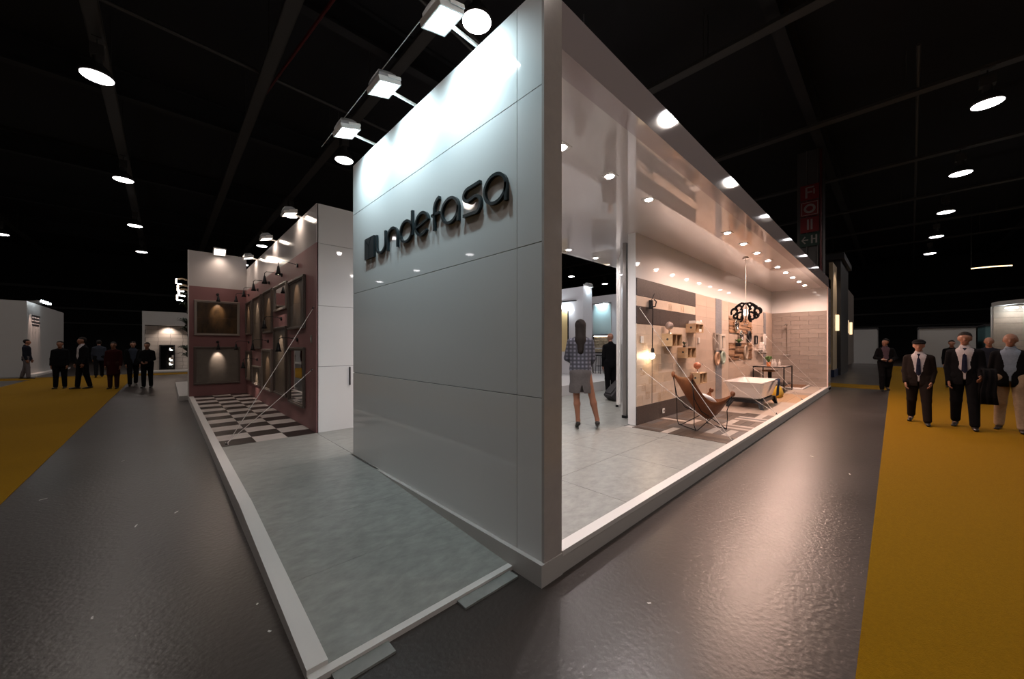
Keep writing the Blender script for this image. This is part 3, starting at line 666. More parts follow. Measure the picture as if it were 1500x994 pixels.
for (x, z, w, h, lab) in ((5.35, 1.50, 0.46, 0.24, 'plywood wall box with globe on top'), (6.5, 1.79, 0.46, 0.19, 'plywood wall box holding folded white linen'), (6.08, 1.26, 0.46, 0.22, 'plywood wall box with tiny plant on top'), (6.73, 0.69, 0.44, 0.24, 'lowest plywood wall box with globe and white tray')):
    wallbox(x, z, w, h, lab)
def globe(x, y, z, colr, label):
    g = thing('globe', label, 'globe', (x, y, z))
    MB().lathe([(0.055, 0), (0.055, 0.008), (0.012, 0.02), (0.010, 0.07)], 14).build('foot', CHROME, g, smooth=True)
    MB().tube([(0.085*math.cos(math.radians(a)), 0, 0.15+0.085*math.sin(math.radians(a))) for a in range(-110, 120, 12)], 0.004, 6).build('meridian', CHROME, g)
    MB().sphere((0, 0, 0.15), 0.075, 18, 12).build('ball', colr, g, smooth=True)
globe(5.23, TY-0.10, 1.74, M('grey_globe', (0.36, 0.27, 0.24), 0.35, noise=(9, 0.5)), 'grey-brown globe standing on the wall box under dark band')
globe(6.66, TY-0.10, 0.93, M('copper_globe', (0.46, 0.17, 0.10), 0.3, noise=(8, 0.3)), 'copper pink globe standing on the lowest wall box')
tag(box('folded_linen', M('white_linen', (0.72, 0.70, 0.70), 0.9), 6.53, 6.70, TY-0.18, TY-0.03, 1.804, 1.87, bevel=0.012), 'folded white linen inside the plywood wall box', 'linen')
bk = thing('book_stack', 'pale books lying on top of the linen wall box', 'books', (6.52, TY-0.1, 1.98))
for k in range(3): MB().box(-0.16+0.01*k, 0.16-0.02*k, -0.08, 0.07, 0.022*k, 0.022*k+0.02).build('book', LAMW, bk)
for x, z in ((5.48, 1.514), (6.2, 1.274), (6.83, 0.704)):
    tag(MB().lathe([(0.03, 0), (0.035, 0.03), (0.02, 0.08), (0.022, 0.12)], 12).build('jar', LAMW, loc=(x, TY-0.11, z), smooth=True), 'small white jar inside an open plywood wall box', 'jar', 'white jars in the wall boxes')
def leafy(m, n, r, h, base, seed, wd=0.02, droop=0.3):
    rd = random.Random(seed)
    for i in range(n):
        a = rd.uniform(0, 2*PI); l = r*rd.uniform(0.6, 1.0); hh = h*rd.uniform(0.6, 1.0); ca, sa = math.cos(a), math.sin(a); px, pyy = -sa, ca
        pts = [(0, 0), (0.45*l, 0.75*hh), (0.8*l, hh), (l, hh*(1-droop))]; ws_ = [wd*0.5, wd, wd*0.7, 0.001]; vs = []
        for (d, z), w in zip(pts, ws_):
            for s_ in (-1, 0, 1): vs.append((base[0]+ca*d+px*w*s_, base[1]+sa*d+pyy*w*s_, base[2]+z-0.3*w*abs(s_)))
        m.add(vs, [(j*3+k, j*3+k+1, (j+1)*3+k+1, (j+1)*3+k) for j in range(3) for k in range(2)])
    return m
GREEN = M('leaf_green', (0.05, 0.12, 0.02), 0.5, noise=(20, 0.3)); DGREEN = M('leaf_dark', (0.012, 0.03, 0.012), 0.5)
def plant(x, y, z, pr, ph, pm, r, h, n, label, lm, name='potted_plant', group=None, seed=1, wd=0.012):
    g = thing(name, label, 'plant', (x, y, z), 0, group)
    MB().lathe([(pr*0.75, 0), (pr, ph), (pr*0.9, ph), (pr*0.85, ph*0.85)], 14).build('pot', pm, g, smooth=False); leafy(MB(), n, r, h, (0, 0, ph*0.85), seed, wd).build('leaves', lm, g)
plant(5.95, TY-0.1, 1.48, 0.03, 0.04, DARKM, 0.05, 0.09, 14, 'tiny dark plant on the wall box below the linen box', DGREEN, seed=3)
pb = thing('pendant_bulb', 'bare glowing bulb on black cords hung from a wall hook', 'pendant lamp', (4.58, TY-0.05, 1.33))
MB().sphere((-0.02, -0.03, 0.0), 0.05, 14, 10, (1, 1, 1.15)).build('bulb', M('glow_bulb', (1, 0.9, 0.7), 0.2, emit=30, ecol=(1, 0.78, 0.52)), pb, smooth=True)
MB().lathe([(0.03, 0.05), (0.032, 0.1), (0.02, 0.14)], 12, (0, -0.03, 0)).build('socket', DARKM, pb)
MB().tube([(0.0, -0.03, 0.12), (0, -0.035, 0.5), (-0.03, -0.05, 0.93)], 0.005, 6).build('cord', DARKM, pb); MB().tube([(0.04, -0.0, -0.85), (0.045, -0.0, 0.3), (0.03, -0.02, 0.93)], 0.005, 6).build('cord', DARKM, pb)
MB().tube([(0, 0.03, 0.86), (0, -0.08, 0.88), (0, -0.1, 0.96), (0, -0.06, 1.0)], 0.012, 8).build('hook', DARKM, pb); MB().box(-0.035, 0.035, -0.03, 0.03, 0.84, 1.0).build('hook_plate', DARKM, pb, bevel=0.01)
MB().tube([(0.02, 0.0, 1.0), (0.06, -0.02, 1.08), (0.09, -0.02, 1.12)], 0.006, 6).build('hook_tip', DARKM, pb)
lamp('lamp_light', 'POINT', (-0.02, -0.12, -0.01), 3.0, (1, 0.75, 0.5), pb, size=0.05)
so_ = thing('power_socket', 'white power socket on the dark skirting tiles', 'socket', (5.15, TY-0.02, 0.27)); MB().box(-0.045, 0.045, -0.012, 0.0, -0.04, 0.05).build('plate', LAMW, so_, bevel=0.003); MB().tube([(0.01, -0.0135, 0.005), (0.01, -0.011, 0.005)], 0.022, 12).build('outlet', GROOVE, so_)
s2 = thing('light_switch', 'white switch plate on the beige tiles beside the dark bands', 'switch', (7.0, TY-0.01, 1.63)); MB().box(-0.045, 0.045, -0.012, 0.0, -0.05, 0.07).build('plate', LAMW, s2, bevel=0.003); MB().box(-0.025, 0.025, -0.016, -0.012, -0.02, 0.04).build('rocker', ALU, s2)
s3 = thing('light_switch', 'white switch plate on the cream tiles near the hanging bulb', 'switch', (4.32, TY-0.01, 1.62)); MB().box(-0.05, 0.05, -0.012, 0.0, -0.06, 0.06).build('plate', LAMW, s3, bevel=0.003); MB().box(-0.025, 0.025, -0.016, -0.012, -0.03, 0.03).build('rocker', ALU, s3)

# mirrors and plates on the wall
def rect_mirror(x, z0, w, h, fm, label):
    g = thing('wall_mirror', label, 'mirror', (x, TY-0.012, z0)); b = 0.05
    for (x0, x1, a, c) in ((-w/2, w/2, 0, b), (-w/2, w/2, h-b, h), (-w/2, -w/2+b, b, h-b), (w/2-b, w/2, b, h-b)): MB().box(x0, x1, -0.05, 0, a, c).build('frame_bar', fm, g, bevel=0.006)
    MB().box(-w/2+b, w/2-b, -0.02, 0, b, h-b).build('glass', MIRR, g)
def oval_mirror(x, z, rx, rz, fm, gm, label, t=0.03):
    g = thing('wall_mirror', label, 'mirror', (x, TY-0.02, z))
    pts = [(rx*math.cos(2*PI*k/24), -0.03, rz*math.sin(2*PI*k/24)) for k in range(24)]
    MB().tube(pts, t, 8, True).build('rim', fm, g, smooth=True)
    MB().add([(p[0], -0.02, p[2]) for p in pts] + [(p[0], -0.005, p[2]) for p in pts], [tuple(range(24)), tuple(range(24, 48))[::-1]] + [(k, (k+1) % 24, 24+(k+1) % 24, 24+k) for k in range(24)]).build('glass', gm, g)
rect_mirror(8.08, 1.41, 0.24, 0.42, FRM, 'narrow silver rectangular mirror at the edge of mosaic strip')
rect_mirror(8.56, 1.40, 0.34, 0.41, M('ivory_frame', (0.62, 0.55, 0.48), 0.4), 'ivory rectangular mirror on the mosaic strip')
oval_mirror(8.13, 1.20, 0.13, 0.14, M('wood_rim', (0.36, 0.22, 0.14), 0.5), MIRR, 'round wooden-rimmed mirror on the mosaic strip')
oval_mirror(8.55, 1.215, 0.13, 0.14, M('green_rim', (0.28, 0.34, 0.28), 0.5), M('pale_green_plate', (0.4, 0.48, 0.42), 0.3), 'round pale green plate on the mosaic strip')
oval_mirror(9.70, 2.09, 0.12, 0.15, CHROME, MIRR, 'oval chrome mirror on the upper split wood panel')
oval_mirror(10.15, 1.80, 0.13, 0.13, CHROME, MIRR, 'round chrome mirror between the split wood panels')
oval_mirror(11.0, 1.79, 0.14, 0.155, DARKM, M('dark_glass', (0.05, 0.05, 0.05), 0.1), 'black-rimmed oval mirror between the split wood panels')
oval_mirror(10.65, 1.32, 0.15, 0.19, M('stone_rim', (0.33, 0.27, 0.22), 0.5), M('stone_plate', (0.28, 0.22, 0.18), 0.4), 'oval stone dish on the lower split wood panel')
sp = thing('wall_planter', 'small black wall planter with green leaves on split wood', 'plant', (9.8, TY-0.03, 1.50)); MB().box(-0.07, 0.07, -0.1, 0.01, 0, 0.1).build('pot', DARKM, sp, bevel=0.01); leafy(MB(), 24, 0.13, 0.14, (0, -0.05, 0.08), 5, 0.016).build('leaves', GREEN, sp)

# console table with washbasin, pot and bottles
ct = thing('console_table', 'black metal console table with a shelf', 'table', (11.9, 1.08, P)); W2, D2, H2 = 0.60, 0.38, 0.76
for sx in (-1, 1):
    for sy in (-1, 1): MB().box(sx*W2-0.015, sx*W2+0.015, sy*D2-0.015, sy*D2+0.015, 0, H2).build('leg', DARKM, ct)
for (x0, x1, y0_, y1_) in ((-W2, W2, -D2-0.012, -D2+0.012), (-W2, W2, D2-0.012, D2+0.012), (-W2-0.012, -W2+0.012, -D2, D2), (W2-0.012, W2+0.012, -D2, D2)):
    MB().box(x0, x1, y0_, y1_, H2-0.03, H2).build('rail', DARKM, ct)
MB().box(-W2+0.01, W2-0.01, -D2+0.01, D2-0.01, H2-0.012, H2-0.002).build('top', M('table_glass', (0.45, 0.40, 0.37), 0.1), ct); MB().box(-W2, W2, -D2, D2, 0.20, 0.22).build('shelf', DARKM, ct)
wb = thing('stool', 'wooden stool with dark post under the console table', 'stool', (11.85, 1.15, P+0.222)); MB().lathe([(0.05, 0.0), (0.05, 0.36)], 12).build('post', DARKM, wb); MB().lathe([(0.2, 0.36), (0.21, 0.385), (0.2, 0.40)], 20).build('seat', WDS[0], wb)
plant(11.55, 1.12, P+H2, 0.06, 0.12, M('terracotta', (0.50, 0.17, 0.05), 0.6), 0.16, 0.22, 30, 'spiky green plant in a terracotta pot on the console', GREEN, seed=8, wd=0.016)
for i, (x, y) in enumerate(((11.8, 1.0), (11.95, 1.1), (12.1, 0.95), (12.2, 1.1))):
    tag(MB().lathe([(0.03, 0), (0.033, 0.1), (0.012, 0.14), (0.012, 0.19), (0.017, 0.20)], 12).build('bottle', M('clear_bottle', (0.6, 0.55, 0.52), 0.1, spec=0.7), loc=(x, y, P+H2), smooth=True), 'small pale bottle standing on the console table', 'bottle', 'bottles on the console table')
tg = thing('toilet_bag', 'yellow bag with dark handle on floor beside the bathtub', 'bag', (10.15, 0.66, P))
mm = MB(); loft(mm, [rr(0.22, 0.10, 0.05, 0.0), rr(0.25, 0.12, 0.06, 0.1), rr(0.20, 0.08, 0.05, 0.25), rr(0.16, 0.03, 0.02, 0.30)], True, True); mm.build('bag', M('mustard_cloth', (0.50, 0.32, 0.02), 0.8, bump=(30, 0.3)), tg, smooth=True)
MB().tube([(-0.12, 0, 0.29), (-0.1, 0, 0.40), (0.1, 0, 0.40), (0.12, 0, 0.29)], 0.012, 8).build('handle', DARKM, tg, smooth=True)
bsk = thing('basket', 'round wicker basket beside the yellow bag', 'basket', (10.5, 0.95, P)); MB().lathe([(0.13, 0), (0.17, 0.12), (0.17, 0.24), (0.15, 0.30), (0.14, 0.28), (0.15, 0.2)], 20).build('body', M('wicker', (0.45, 0.25, 0.09), 0.7, bump=(60, 0.7)), bsk, smooth=True); MB().tube([(0.16*math.cos(2*PI*k/20), 0.16*math.sin(2*PI*k/20), 0.30) for k in range(20)], 0.012, 6, True).build('rim', WDS[1], bsk)
for (x, z, w) in ((12.05, 1.38, 0.5), (12.5, 1.30, 0.5)):
    g = thing('wall_shelf', 'thin white wall shelf above the console table', 'shelf', (x, TY-0.005, z), 0, 'white wall shelves'); MB().box(-w/2, w/2, -0.14, 0, 0, 0.018).build('board', LAMW, g); MB().box(-w/2+0.04, -w/2+0.055, -0.12, 0, -0.05, 0).build('bracket', CHROME, g); MB().box(w/2-0.055, w/2-0.04, -0.12, 0, -0.05, 0).build('bracket', CHROME, g)
frame(0.26, 0.28, M('line_print', (0.6, 0.57, 0.54), 0.5, noise=(14, 0.6)), DARKM, 'small black-framed print above the wall shelf', (11.85, TY-0.01, 1.56), 0, seams=False, t=0.02)
for (x, z, sc) in ((12.15, 1.398, 1.0), (12.42, 1.318, 1.4), (12.62, 1.318, 1.0)):
    tag(MB().lathe([(0.05*sc, 0), (0.06*sc, 0.08*sc), (0.03*sc, 0.17*sc), (0.035*sc, 0.22*sc)], 14).build('vase', M('clear_bottle', (0.6, 0.55, 0.52), 0.1), loc=(x, TY-0.08, z), smooth=True), 'pale vase standing on a white wall shelf', 'vase', 'vases on the wall shelves')
rd = thing('towel_rail', 'white towels hanging on a rail by the mosaic strip', 'towel rail', (12.75, TY-0.012, 1.7)); MB().tube([(-0.22, -0.06, 0.2), (0.22, -0.06, 0.2)], 0.01, 8).build('bar', CHROME, rd); MB().box(-0.2, -0.18, -0.06, 0, 0.19, 0.21).build('bracket', CHROME, rd); MB().box(0.18, 0.2, -0.06, 0, 0.19, 0.21).build('bracket', CHROME, rd); MB().box(-0.15, 0.12, -0.085, -0.045, -0.15, 0.215).build('towel', LAMW, rd, bevel=0.012)
sh = thing('shower_set', 'chrome shower head and mixer on the far tiled wall', 'shower', (14.17, 1.1, 1.2)); MB().tube([(0.02, 0, 0), (-0.02, 0, 0.02), (-0.03, 0, 1.0), (-0.12, 0, 1.08)], 0.01, 8).build('riser', CHROME, sh); MB().lathe([(0.02, 0.05), (0.06, 0.0), (0.055, -0.012)], 16, (-0.14, 0, 1.04)).build('shower_head', CHROME, sh); MB().tube([(-0.04, -0.1, 0.0), (-0.04, 0.1, 0.0)], 0.022, 10).build('mixer', CHROME, sh)

# ------------------------------------------------------------------ reception beyond the opening
CORT = M('grey_white_panel', (0.58, 0.57, 0.60), 0.12)
for (x, y, w_) in ((4.62, 2.02, 0.035), (5.66, 2.74, 0.05)):
    g = thing('door_post', 'slim door post standing at %s edge of the white door leaf' % ('the near' if x < 5 else 'the inner'), 'post', (x, y, P)); MB().box(-w_, w_, -w_, w_, 0, CEIL-P).build('profile', LAMW if x > 5 else SILV, g); MB().box(-w_-0.012, w_+0.012, -w_-0.012, w_+0.012, 0, 0.05).build('foot', DARKM, g)
dl = struct(MB().box(0.05, 1.19, -0.018, 0.018, 0, CEIL-P-0.01).build('door_1', LAM, loc=(4.64, 2.05, P), rot=(0, 0, math.radians(34.5))), 'white sliding door leaf behind the tiled wall'); box('handle', DARKM, 0.09, 0.12, -0.035, -0.018, 0.9, 1.2, dl)
struct(MB().box(6.0, 14.5, 4.72, 12, P-0.05, 0.42).build('floor_inner', M('inner_white', (0.62, 0.60, 0.60), 0.3)), 'raised white inner plinth behind the reception')
struct(box('wall_block', CORT, 9.45, 10.03, 6.42, 11.0, 0.42, 3.72), 'white partition block with floodlight on top')
struct(box('wall_inner', CORT, 12.0, 12.2, 3.3, 9.5, 0.42, 3.7), 'white inner wall with lit panel and tufted headboard')
niche = thing('wall_display', 'pale blue lit display panel on the inner white wall', 'panel', (12.0, 7.22, 2.02), RX)
MB().box(-0.44, 0.44, -0.03, 0, 0, 1.3).build('sheet', M('pale_blue_sheet', (0.45, 0.58, 0.60), 0.4), niche); MB().box(-0.47, 0.47, -0.10, 0, 1.3, 1.36).build('light_shelf', CHROME, niche); MB().box(-0.3, 0.3, -0.08, -0.03, 1.288, 1.3).build('lamp_strip', GL_COOL, niche)
lamp('lamp_light', 'SPOT', (0, -0.35, 1.27), 22, COOL, niche, (0, 0.9, -0.9), 120, 0.7, 0.1)
tfp = thing('tufted_panel', 'diamond-tufted gold panel in a dark frame on inner wall', 'panel', (12.0, 7.22, 1.20), RX)
for (x0, x1, a, c) in ((-0.46, 0.46, 0, 0.05), (-0.46, 0.46, 0.75, 0.80), (-0.46, -0.41, 0.05, 0.75), (0.41, 0.46, 0.05, 0.75)): MB().box(x0, x1, -0.06, 0, a, c).build('frame_bar', DARKM, tfp)
TUF = M('gold_fabric', (0.50, 0.40, 0.28), 0.45)
nn, mm_ = 6, 5
for i in range(nn):
    for j in range(mm_):
        for o in (0, 1):
            cx, cz = -0.41+0.82*(i+0.5*o+(0 if o else 0.5))/nn, 0.05+0.7*(j+0.5*o+(0 if o else 0.5))/mm_
            if cx > 0.40 or cz > 0.74 or (cx-0.068) < -0.42: continue
            a, b = 0.82/nn/2, 0.7/mm_/2
            MB().add([(cx-a, -0.02, cz), (cx, -0.02, cz-b), (cx+a, -0.02, cz), (cx, -0.02, cz+b), (cx, -0.06, cz)], [(0, 1, 4), (1, 2, 4), (2, 3, 4), (3, 0, 4)]).build('cushion_diamond', TUF, tfp)
MB().box(-0.41, 0.41, -0.02, 0, 0.05, 0.75).build('backing', TUF, tfp); MB().box(-0.40, 0.40, -0.055, -0.03, 0.735, 0.75).build('lamp_strip', GL_WARM, tfp)
bt = thing('bar_table', 'high white bar table with metal legs under the tufted panel', 'table', (11.2, 6.85, 0.42)); MB().box(-0.3, 0.3, -0.55, 0.55, 0.98, 1.02).build('top', CORT, bt)
for sx in (-1, 1):
    for sy in (-1, 1): MB().box(sx*0.26-0.02, sx*0.26+0.02, sy*0.5-0.02, sy*0.5+0.02, 0, 0.98).build('leg', SILV, bt)
for (x, y) in ((10.7, 7.0), (10.75, 6.55)):
    g = thing('bar_stool', 'dark metal bar stool at the high white table', 'stool', (x, y, 0.42), 0, 'bar stools'); MB().lathe([(0.15, 0.70), (0.16, 0.72), (0.15, 0.74)], 16).build('seat', DARKM, g)
    for k in range(4): a = PI/4+k*PI/2; MB().tube([(0.12*math.cos(a), 0.12*math.sin(a), 0.70), (0.17*math.cos(a), 0.17*math.sin(a), 0)], 0.012, 6).build('leg', DARKM, g)
    MB().tube([(0.15*math.cos(2*PI*k/16), 0.15*math.sin(2*PI*k/16), 0.3) for k in range(16)], 0.008, 6, True).build('foot_ring', DARKM, g)
gd = thing('display_board', 'golden display board in a black frame behind the woman', 'display board', (9.45, 7.45, 0.9), RX); MB().box(-0.35, 0.35, -0.03, 0, 0.4, 2.0).build('board', M('gold_board', (0.62, 0.47, 0.24), 0.4), gd)
for (x0, x1, a, c) in ((-0.75, 0.75, 2.3, 2.34), (-0.37, -0.33, 0, 2.0), (0.35, 0.38, 0, 2.0)): MB().box(x0, x1, -0.05, 0, a, c).build('frame_bar', DARKM, gd)
for k in range(3): MB().box(-0.30+0.3*k, -0.1+0.3*k, -0.2, -0.05, 2.20-0.12*k, 2.25-0.12*k).build('lamp_head', GL_COOL, gd)
flood((9.75, 6.5, 3.72), 0, 'cool floodlight on top of the white partition block', None, GL_COOL, 60, COOL, 1.2, 0.05, aim=(0.3, -0.6, -0.8))
lamp('inner_light', 'SPOT', (7.5, 5.0, 4.6), 120, (0.93, 0.93, 1.0), None, (0.6, 0.3, -1), 150, 0.8, 0.2)
for o in [bpy.data.objects['inner_light']]:
    fx = thing('floodlight', 'hall floodlight hanging over the inner courtyard', 'floodlight', (7.5, 5.0, 4.62)); o.parent = fx; o.location = (0, 0, -0.06); MB().box(-0.12, 0.12, -0.09, 0.09, 0, 0.1).build('housing', STEEL, fx); MB().tube([(0, 0, 0.1), (0, 0, 6.98)], 0.006, 6).build('wire', ROPE, fx); MB().box(-0.1, 0.1, -0.07, 0.07, -0.01, 0).build('glass', GL_COOL, fx)

# ------------------------------------------------------------------ surroundings of the stand
BEIGE = M('booth_beige', (0.34, 0.27, 0.18), 0.5, noise=(3, 0.2)); BGREY = M('booth_grey', (0.42, 0.42, 0.42), 0.5); BDARK = M('booth_dark', (0.02, 0.02, 0.024), 0.5)
pil = thing('pillar', 'grey concrete pillar of the hall with red fire signs', 'pillar', (20.4, 1.2, 0))
MB().box(-0.4, 0.4, -0.47, 0.47, 0, 10.6).build('shaft', M('pillar_grey', (0.055, 0.05, 0.048), 0.7), pil)
for y in (-0.30, 0.1): MB().box(-0.45, -0.4, y, y+0.03, 0, 10.6).build('conduit', STEEL, pil)
MB().tube([(-0.45, -0.40, 0), (-0.45, -0.40, 10.5)], 0.04, 8).build('pipe', M('red_pipe', (0.09, 0.005, 0.005), 0.5), pil)
RED = M('sign_red', (0.17, 0.008, 0.008), 0.5); SWH = M('sign_white', (0.27, 0.24, 0.22), 0.5); SGR = M('sign_green', (0.012, 0.03, 0.02), 0.5)
tp = lambda a, b, d: (-0.452-d, -a, b)
for i, z in enumerate((8.30, 7.55, 6.80)):
    q = MB().box(-0.452, -0.44, -0.34, 0.34, z, z+0.70).build('fire_sign', RED, pil); q['label'] = 'red fire equipment sign plate'
    m = MB()
    if i == 0: m.strip([(-0.12, 0.10), (-0.12, 0.58), (0.16, 0.58)], 0.08, 0, 0.006, tp); m.strip([(-0.12, 0.36), (0.1, 0.36)], 0.07, 0, 0.006, tp); m.strip([(0.16, 0.50), (0.16, 0.25)], 0.05, 0, 0.006, tp)
    elif i == 1: m.strip(arc(0, 0.35, 0.17, 0.17, 0, 350, 20), 0.09, 0, 0.006, tp, True); m.strip([(-0.29, 0.06), (0.29, 0.06), (0.29, 0.64), (-0.29, 0.64)], 0.035, 0, 0.006, tp, True)
    else: m.strip([(-0.06, 0.12), (-0.06, 0.6)], 0.07, 0, 0.006, tp); m.strip([(0.07, 0.12), (0.07, 0.6)], 0.07, 0, 0.006, tp)
    m.build('pictogram', SWH, q, loc=(0, 0, z))
q = MB().box(-0.452, -0.44, -0.36, 0.36, 6.15, 6.75).build('exit_sign', SGR, pil); q['label'] = 'dark exit sign plate with arrow'
m = MB(); m.strip([(-0.28, 0.3), (-0.05, 0.3)], 0.06, 0, 0.006, tp); m.strip([(-0.16, 0.46), (-0.28, 0.3), (-0.16, 0.14)], 0.05, 0, 0.006, tp); m.strip([(0.08, 0.12), (0.08, 0.5)], 0.06, 0, 0.006, tp); m.strip([(0.24, 0.12), (0.24, 0.5)], 0.06, 0, 0.006, tp); m.strip([(0.08, 0.32), (0.24, 0.32)], 0.05, 0, 0.006, tp); m.build('pictogram', SWH, q, loc=(0, 0, 6.15))

# booths along the right-hand aisle
b1 = thing('booth', 'dark framed booth with beige wall past the cross carpet', 'booth', (26, 0.55, 0))
MB().box(-4.2, -2.4, 0.0, 0.14, 0.35, 5.6).build('beige_wall', BEIGE, b1); MB().box(-4.3, -4.1, 0.1, 3.5, 0.0, 4.4).build('side_wall', BEIGE, b1); MB().box(-4.2, -2.4, -0.05, 0.2, 0.0, 0.35).build('plinth', M('booth_navy', (0.01, 0.02, 0.06), 0.4), b1)
MB().box(-2.4, 2.0, -0.15, 0.15, 0.0, 6.2).build('dark_wall', BDARK, b1); MB().box(-2.6, 2.0, -0.3, 2.5, 6.0, 6.3).build('roof', BDARK, b1)
MB().box(4.0, 9.0, 0.0, 0.14, 0.3, 5.2).build('far_wall', M('booth_taupe', (0.13, 0.11, 0.10), 0.5), b1)
for x in (-2.9, 2.6, 5.5):
    q = MB().box(x-0.15, x+0.15, -0.12, 0.0, 2.3, 3.1).build('wall_light', M('booth_lamp', (1, 0.8, 0.5), 0.4, emit=1.5, ecol=(1, 0.7, 0.4)), b1)
lamp('lamp_light', 'SPOT', (-3.3, -1.0, 5.4), 120, WARM, b1, (0, 0.9, -1), 80, 0.7, 0.1)
for (x, y, w, d, h_, mt, lab) in ((44, 0.3, 3.2, 1.6, 3.0, BGREY, 'pale blue-grey booth wall at the far end of aisle'), (40.5, -4.1, 3.4, 2.6, 2.8, BGREY, 'grey booth wall behind the capped man'), (40.5, -7.1, 3.4, 2.6, 2.9, M('booth_teal', (0.10, 0.20, 0.22), 0.5), 'teal booth wall behind the suited man')):
    g = thing('booth', lab, 'booth', (x, y, 0)); MB().box(-w/2, w/2, -d/2, d/2, 0, h_).build('wall', mt, g); MB().box(-w/2-0.05, w/2, -d/2-0.05, d/2+0.05, h_, h_+0.12).build('cap', BDARK, g)
b3 = thing('booth', 'white booth with curved roof rim and beige tiled wall', 'booth', (30, -5.75, 0))
for k in range(12): MB().box(0.0, 0.12, -0.60, 0.62, 0.30*k, 0.30*k+0.292).build('tile_course', M('booth_tile', (0.44, 0.36, 0.29), 0.4, noise=(2, 0.15)), b3)
MB().tube([(0.1, -0.95, 0), (0.1, -0.95, 3.6)], 0.3, 18).build('column', LAMW, b3); MB().box(0.05, 0.12, 0.62, 0.7, 0, 3.6).build('edge_post', LAMW, b3)
m = MB(); m.strip(arc(0.6, -0.9, 1.9, 1.9, 20, 160, 20), 0.35, 3.6, 3.8, lambda a, b, d: (a-0.6, b-0.9+0.4, d)); m.build('roof_rim', BGREY, b3)
for (x, y) in ((-0.4, 0.1), (-0.5, -0.4)): MB().box(x-0.1, x+0.1, y-0.18, y+0.18, 3.44, 3.50).build('spot_head', GL_COOL, b3)
lamp('lamp_light', 'SPOT', (-0.6, 0.0, 3.4), 12, WARM, b3, (0.6, 0, -1), 110, 0.7, 0.1)
b4 = thing('booth', 'lit striped booth wall behind the bald man', 'booth', (24, -6.9, 0))
for k in range(14): MB().box(0.0, 0.15, -2.0, 0.9, 0.30*k, 0.30*k+0.29).build('plank', M('booth_lilac', (0.42, 0.38, 0.44), 0.4), b4)
MB().box(-0.7, 0.2, -2.2, 1.1, 4.2, 4.4).build('roof', BDARK, b4); MB().box(-0.5, -0.2, -0.4, 0.3, 4.14, 4.20).build('spot_head', GL_COOL, b4); lamp('lamp_light', 'SPOT', (-0.6, 0, 4.0), 60, (0.95, 0.9, 1.0), b4, (0.5, 0, -1), 120, 0.7, 0.1)
tag(MB().tube([(0, 0, 0), (0.3, -0.9, 0.05), (0.4, -1.8, 0.0)], 0.04, 6).build('tube_lamp', M('amber_tube', (1, 0.8, 0.5), 0.4, emit=3, ecol=(1, 0.75, 0.4)), loc=(40, -5.3, 7.05)), 'thin amber glowing tube lamp high over the aisle', 'lamp')
MB().tube([(0, 0, 0), (0, 0, 4.549)], 0.015, 6).build('wire', STEEL, bpy.data.objects['tube_lamp'])
# booths along the left-hand aisle
b5 = thing('booth', 'grey-white booth with four spotlights washing its wall', 'booth', (-6.7, 28.1, 0))
MB().box(-14, 0.0, 0.0, 0.2, 0, 3.75).build('front_wall', BGREY, b5); MB().box(-0.2, 0.0, 0.2, 9.0, 0, 3.75).build('aisle_wall', BGREY, b5); MB().box(0.0, 0.3, 0.0, 9.0, 0, 0.1).build('plinth', LAMW, b5)
for k in range(4):
    MB().tube([(-0.05, 0.6+0.55*k, 3.78), (0.35, 0.6+0.55*k, 3.85)], 0.03, 8).build('spot_arm', STEEL, b5); MB().lathe([(0.05, 0), (0.06, -0.1), (0.03, -0.1)], 12, (0.38, 0.6+0.55*k, 3.87)).build('spot_head', GL_COOL, b5)
    lamp('lamp_light', 'SPOT', (0.4, 0.6+0.55*k, 3.72), 110, PINKL, b5, (-0.30, 0, -1), 34, 0.6, 0.05)
m = MB()
for r in range(4): MB().box(0.0, 0.012, 1.0, 2.6-0.2*(r % 2), 3.05-0.16*r, 3.13-0.16*r).build('lettering_line', BDARK, b5)
b6 = thing('booth', 'far booth with lit pale brick niche beyond the crowd', 'booth', (-2.1, 28.4, 0))
MB().box(-0.6, 5, 0.0, 0.4, 2.75, 3.55).build('lintel', BGREY, b6); MB().box(-0.6, -0.5, 0, 0.4, 0, 2.75).build('jamb', BGREY, b6); MB().box(-0.7, 5, -0.3, 0.4, 0, 0.08).build('plinth', LAMW, b6)
for r in range(11):
    for c in range(4): MB().box(-0.5+0.55*c+0.02*(r % 2), -0.5+0.55*(c+1)-0.012+0.02*(r % 2), 0.55, 0.7, 0.09+0.24*r, 0.09+0.24*r+0.23).build('brick', M('pale_brick', (0.55, 0.50, 0.46), 0.6), b6)
lamp('lamp_light', 'SPOT', (0.5, 0.25, 2.7), 55, WARM, b6, (0, 0.35, -1), 120, 0.7, 0.1)
lm = thing('leaning_mirror', 'black-framed mirror leaning in the lit brick niche', 'mirror', (-1.65, 28.72, 0.09)); lm.rotation_euler = (-0.10, 0, 0)
for (x0, x1, a, c) in ((-0.35, 0.35, 0, 0.06), (-0.35, 0.35, 1.44, 1.5), (-0.35, -0.29, 0.06, 1.44), (0.29, 0.35, 0.06, 1.44)): MB().box(x0, x1, -0.04, 0, a, c).build('frame_bar', DARKM, lm)
MB().box(-0.29, 0.29, -0.02, 0, 0.06, 1.44).build('glass', MIRR, lm)
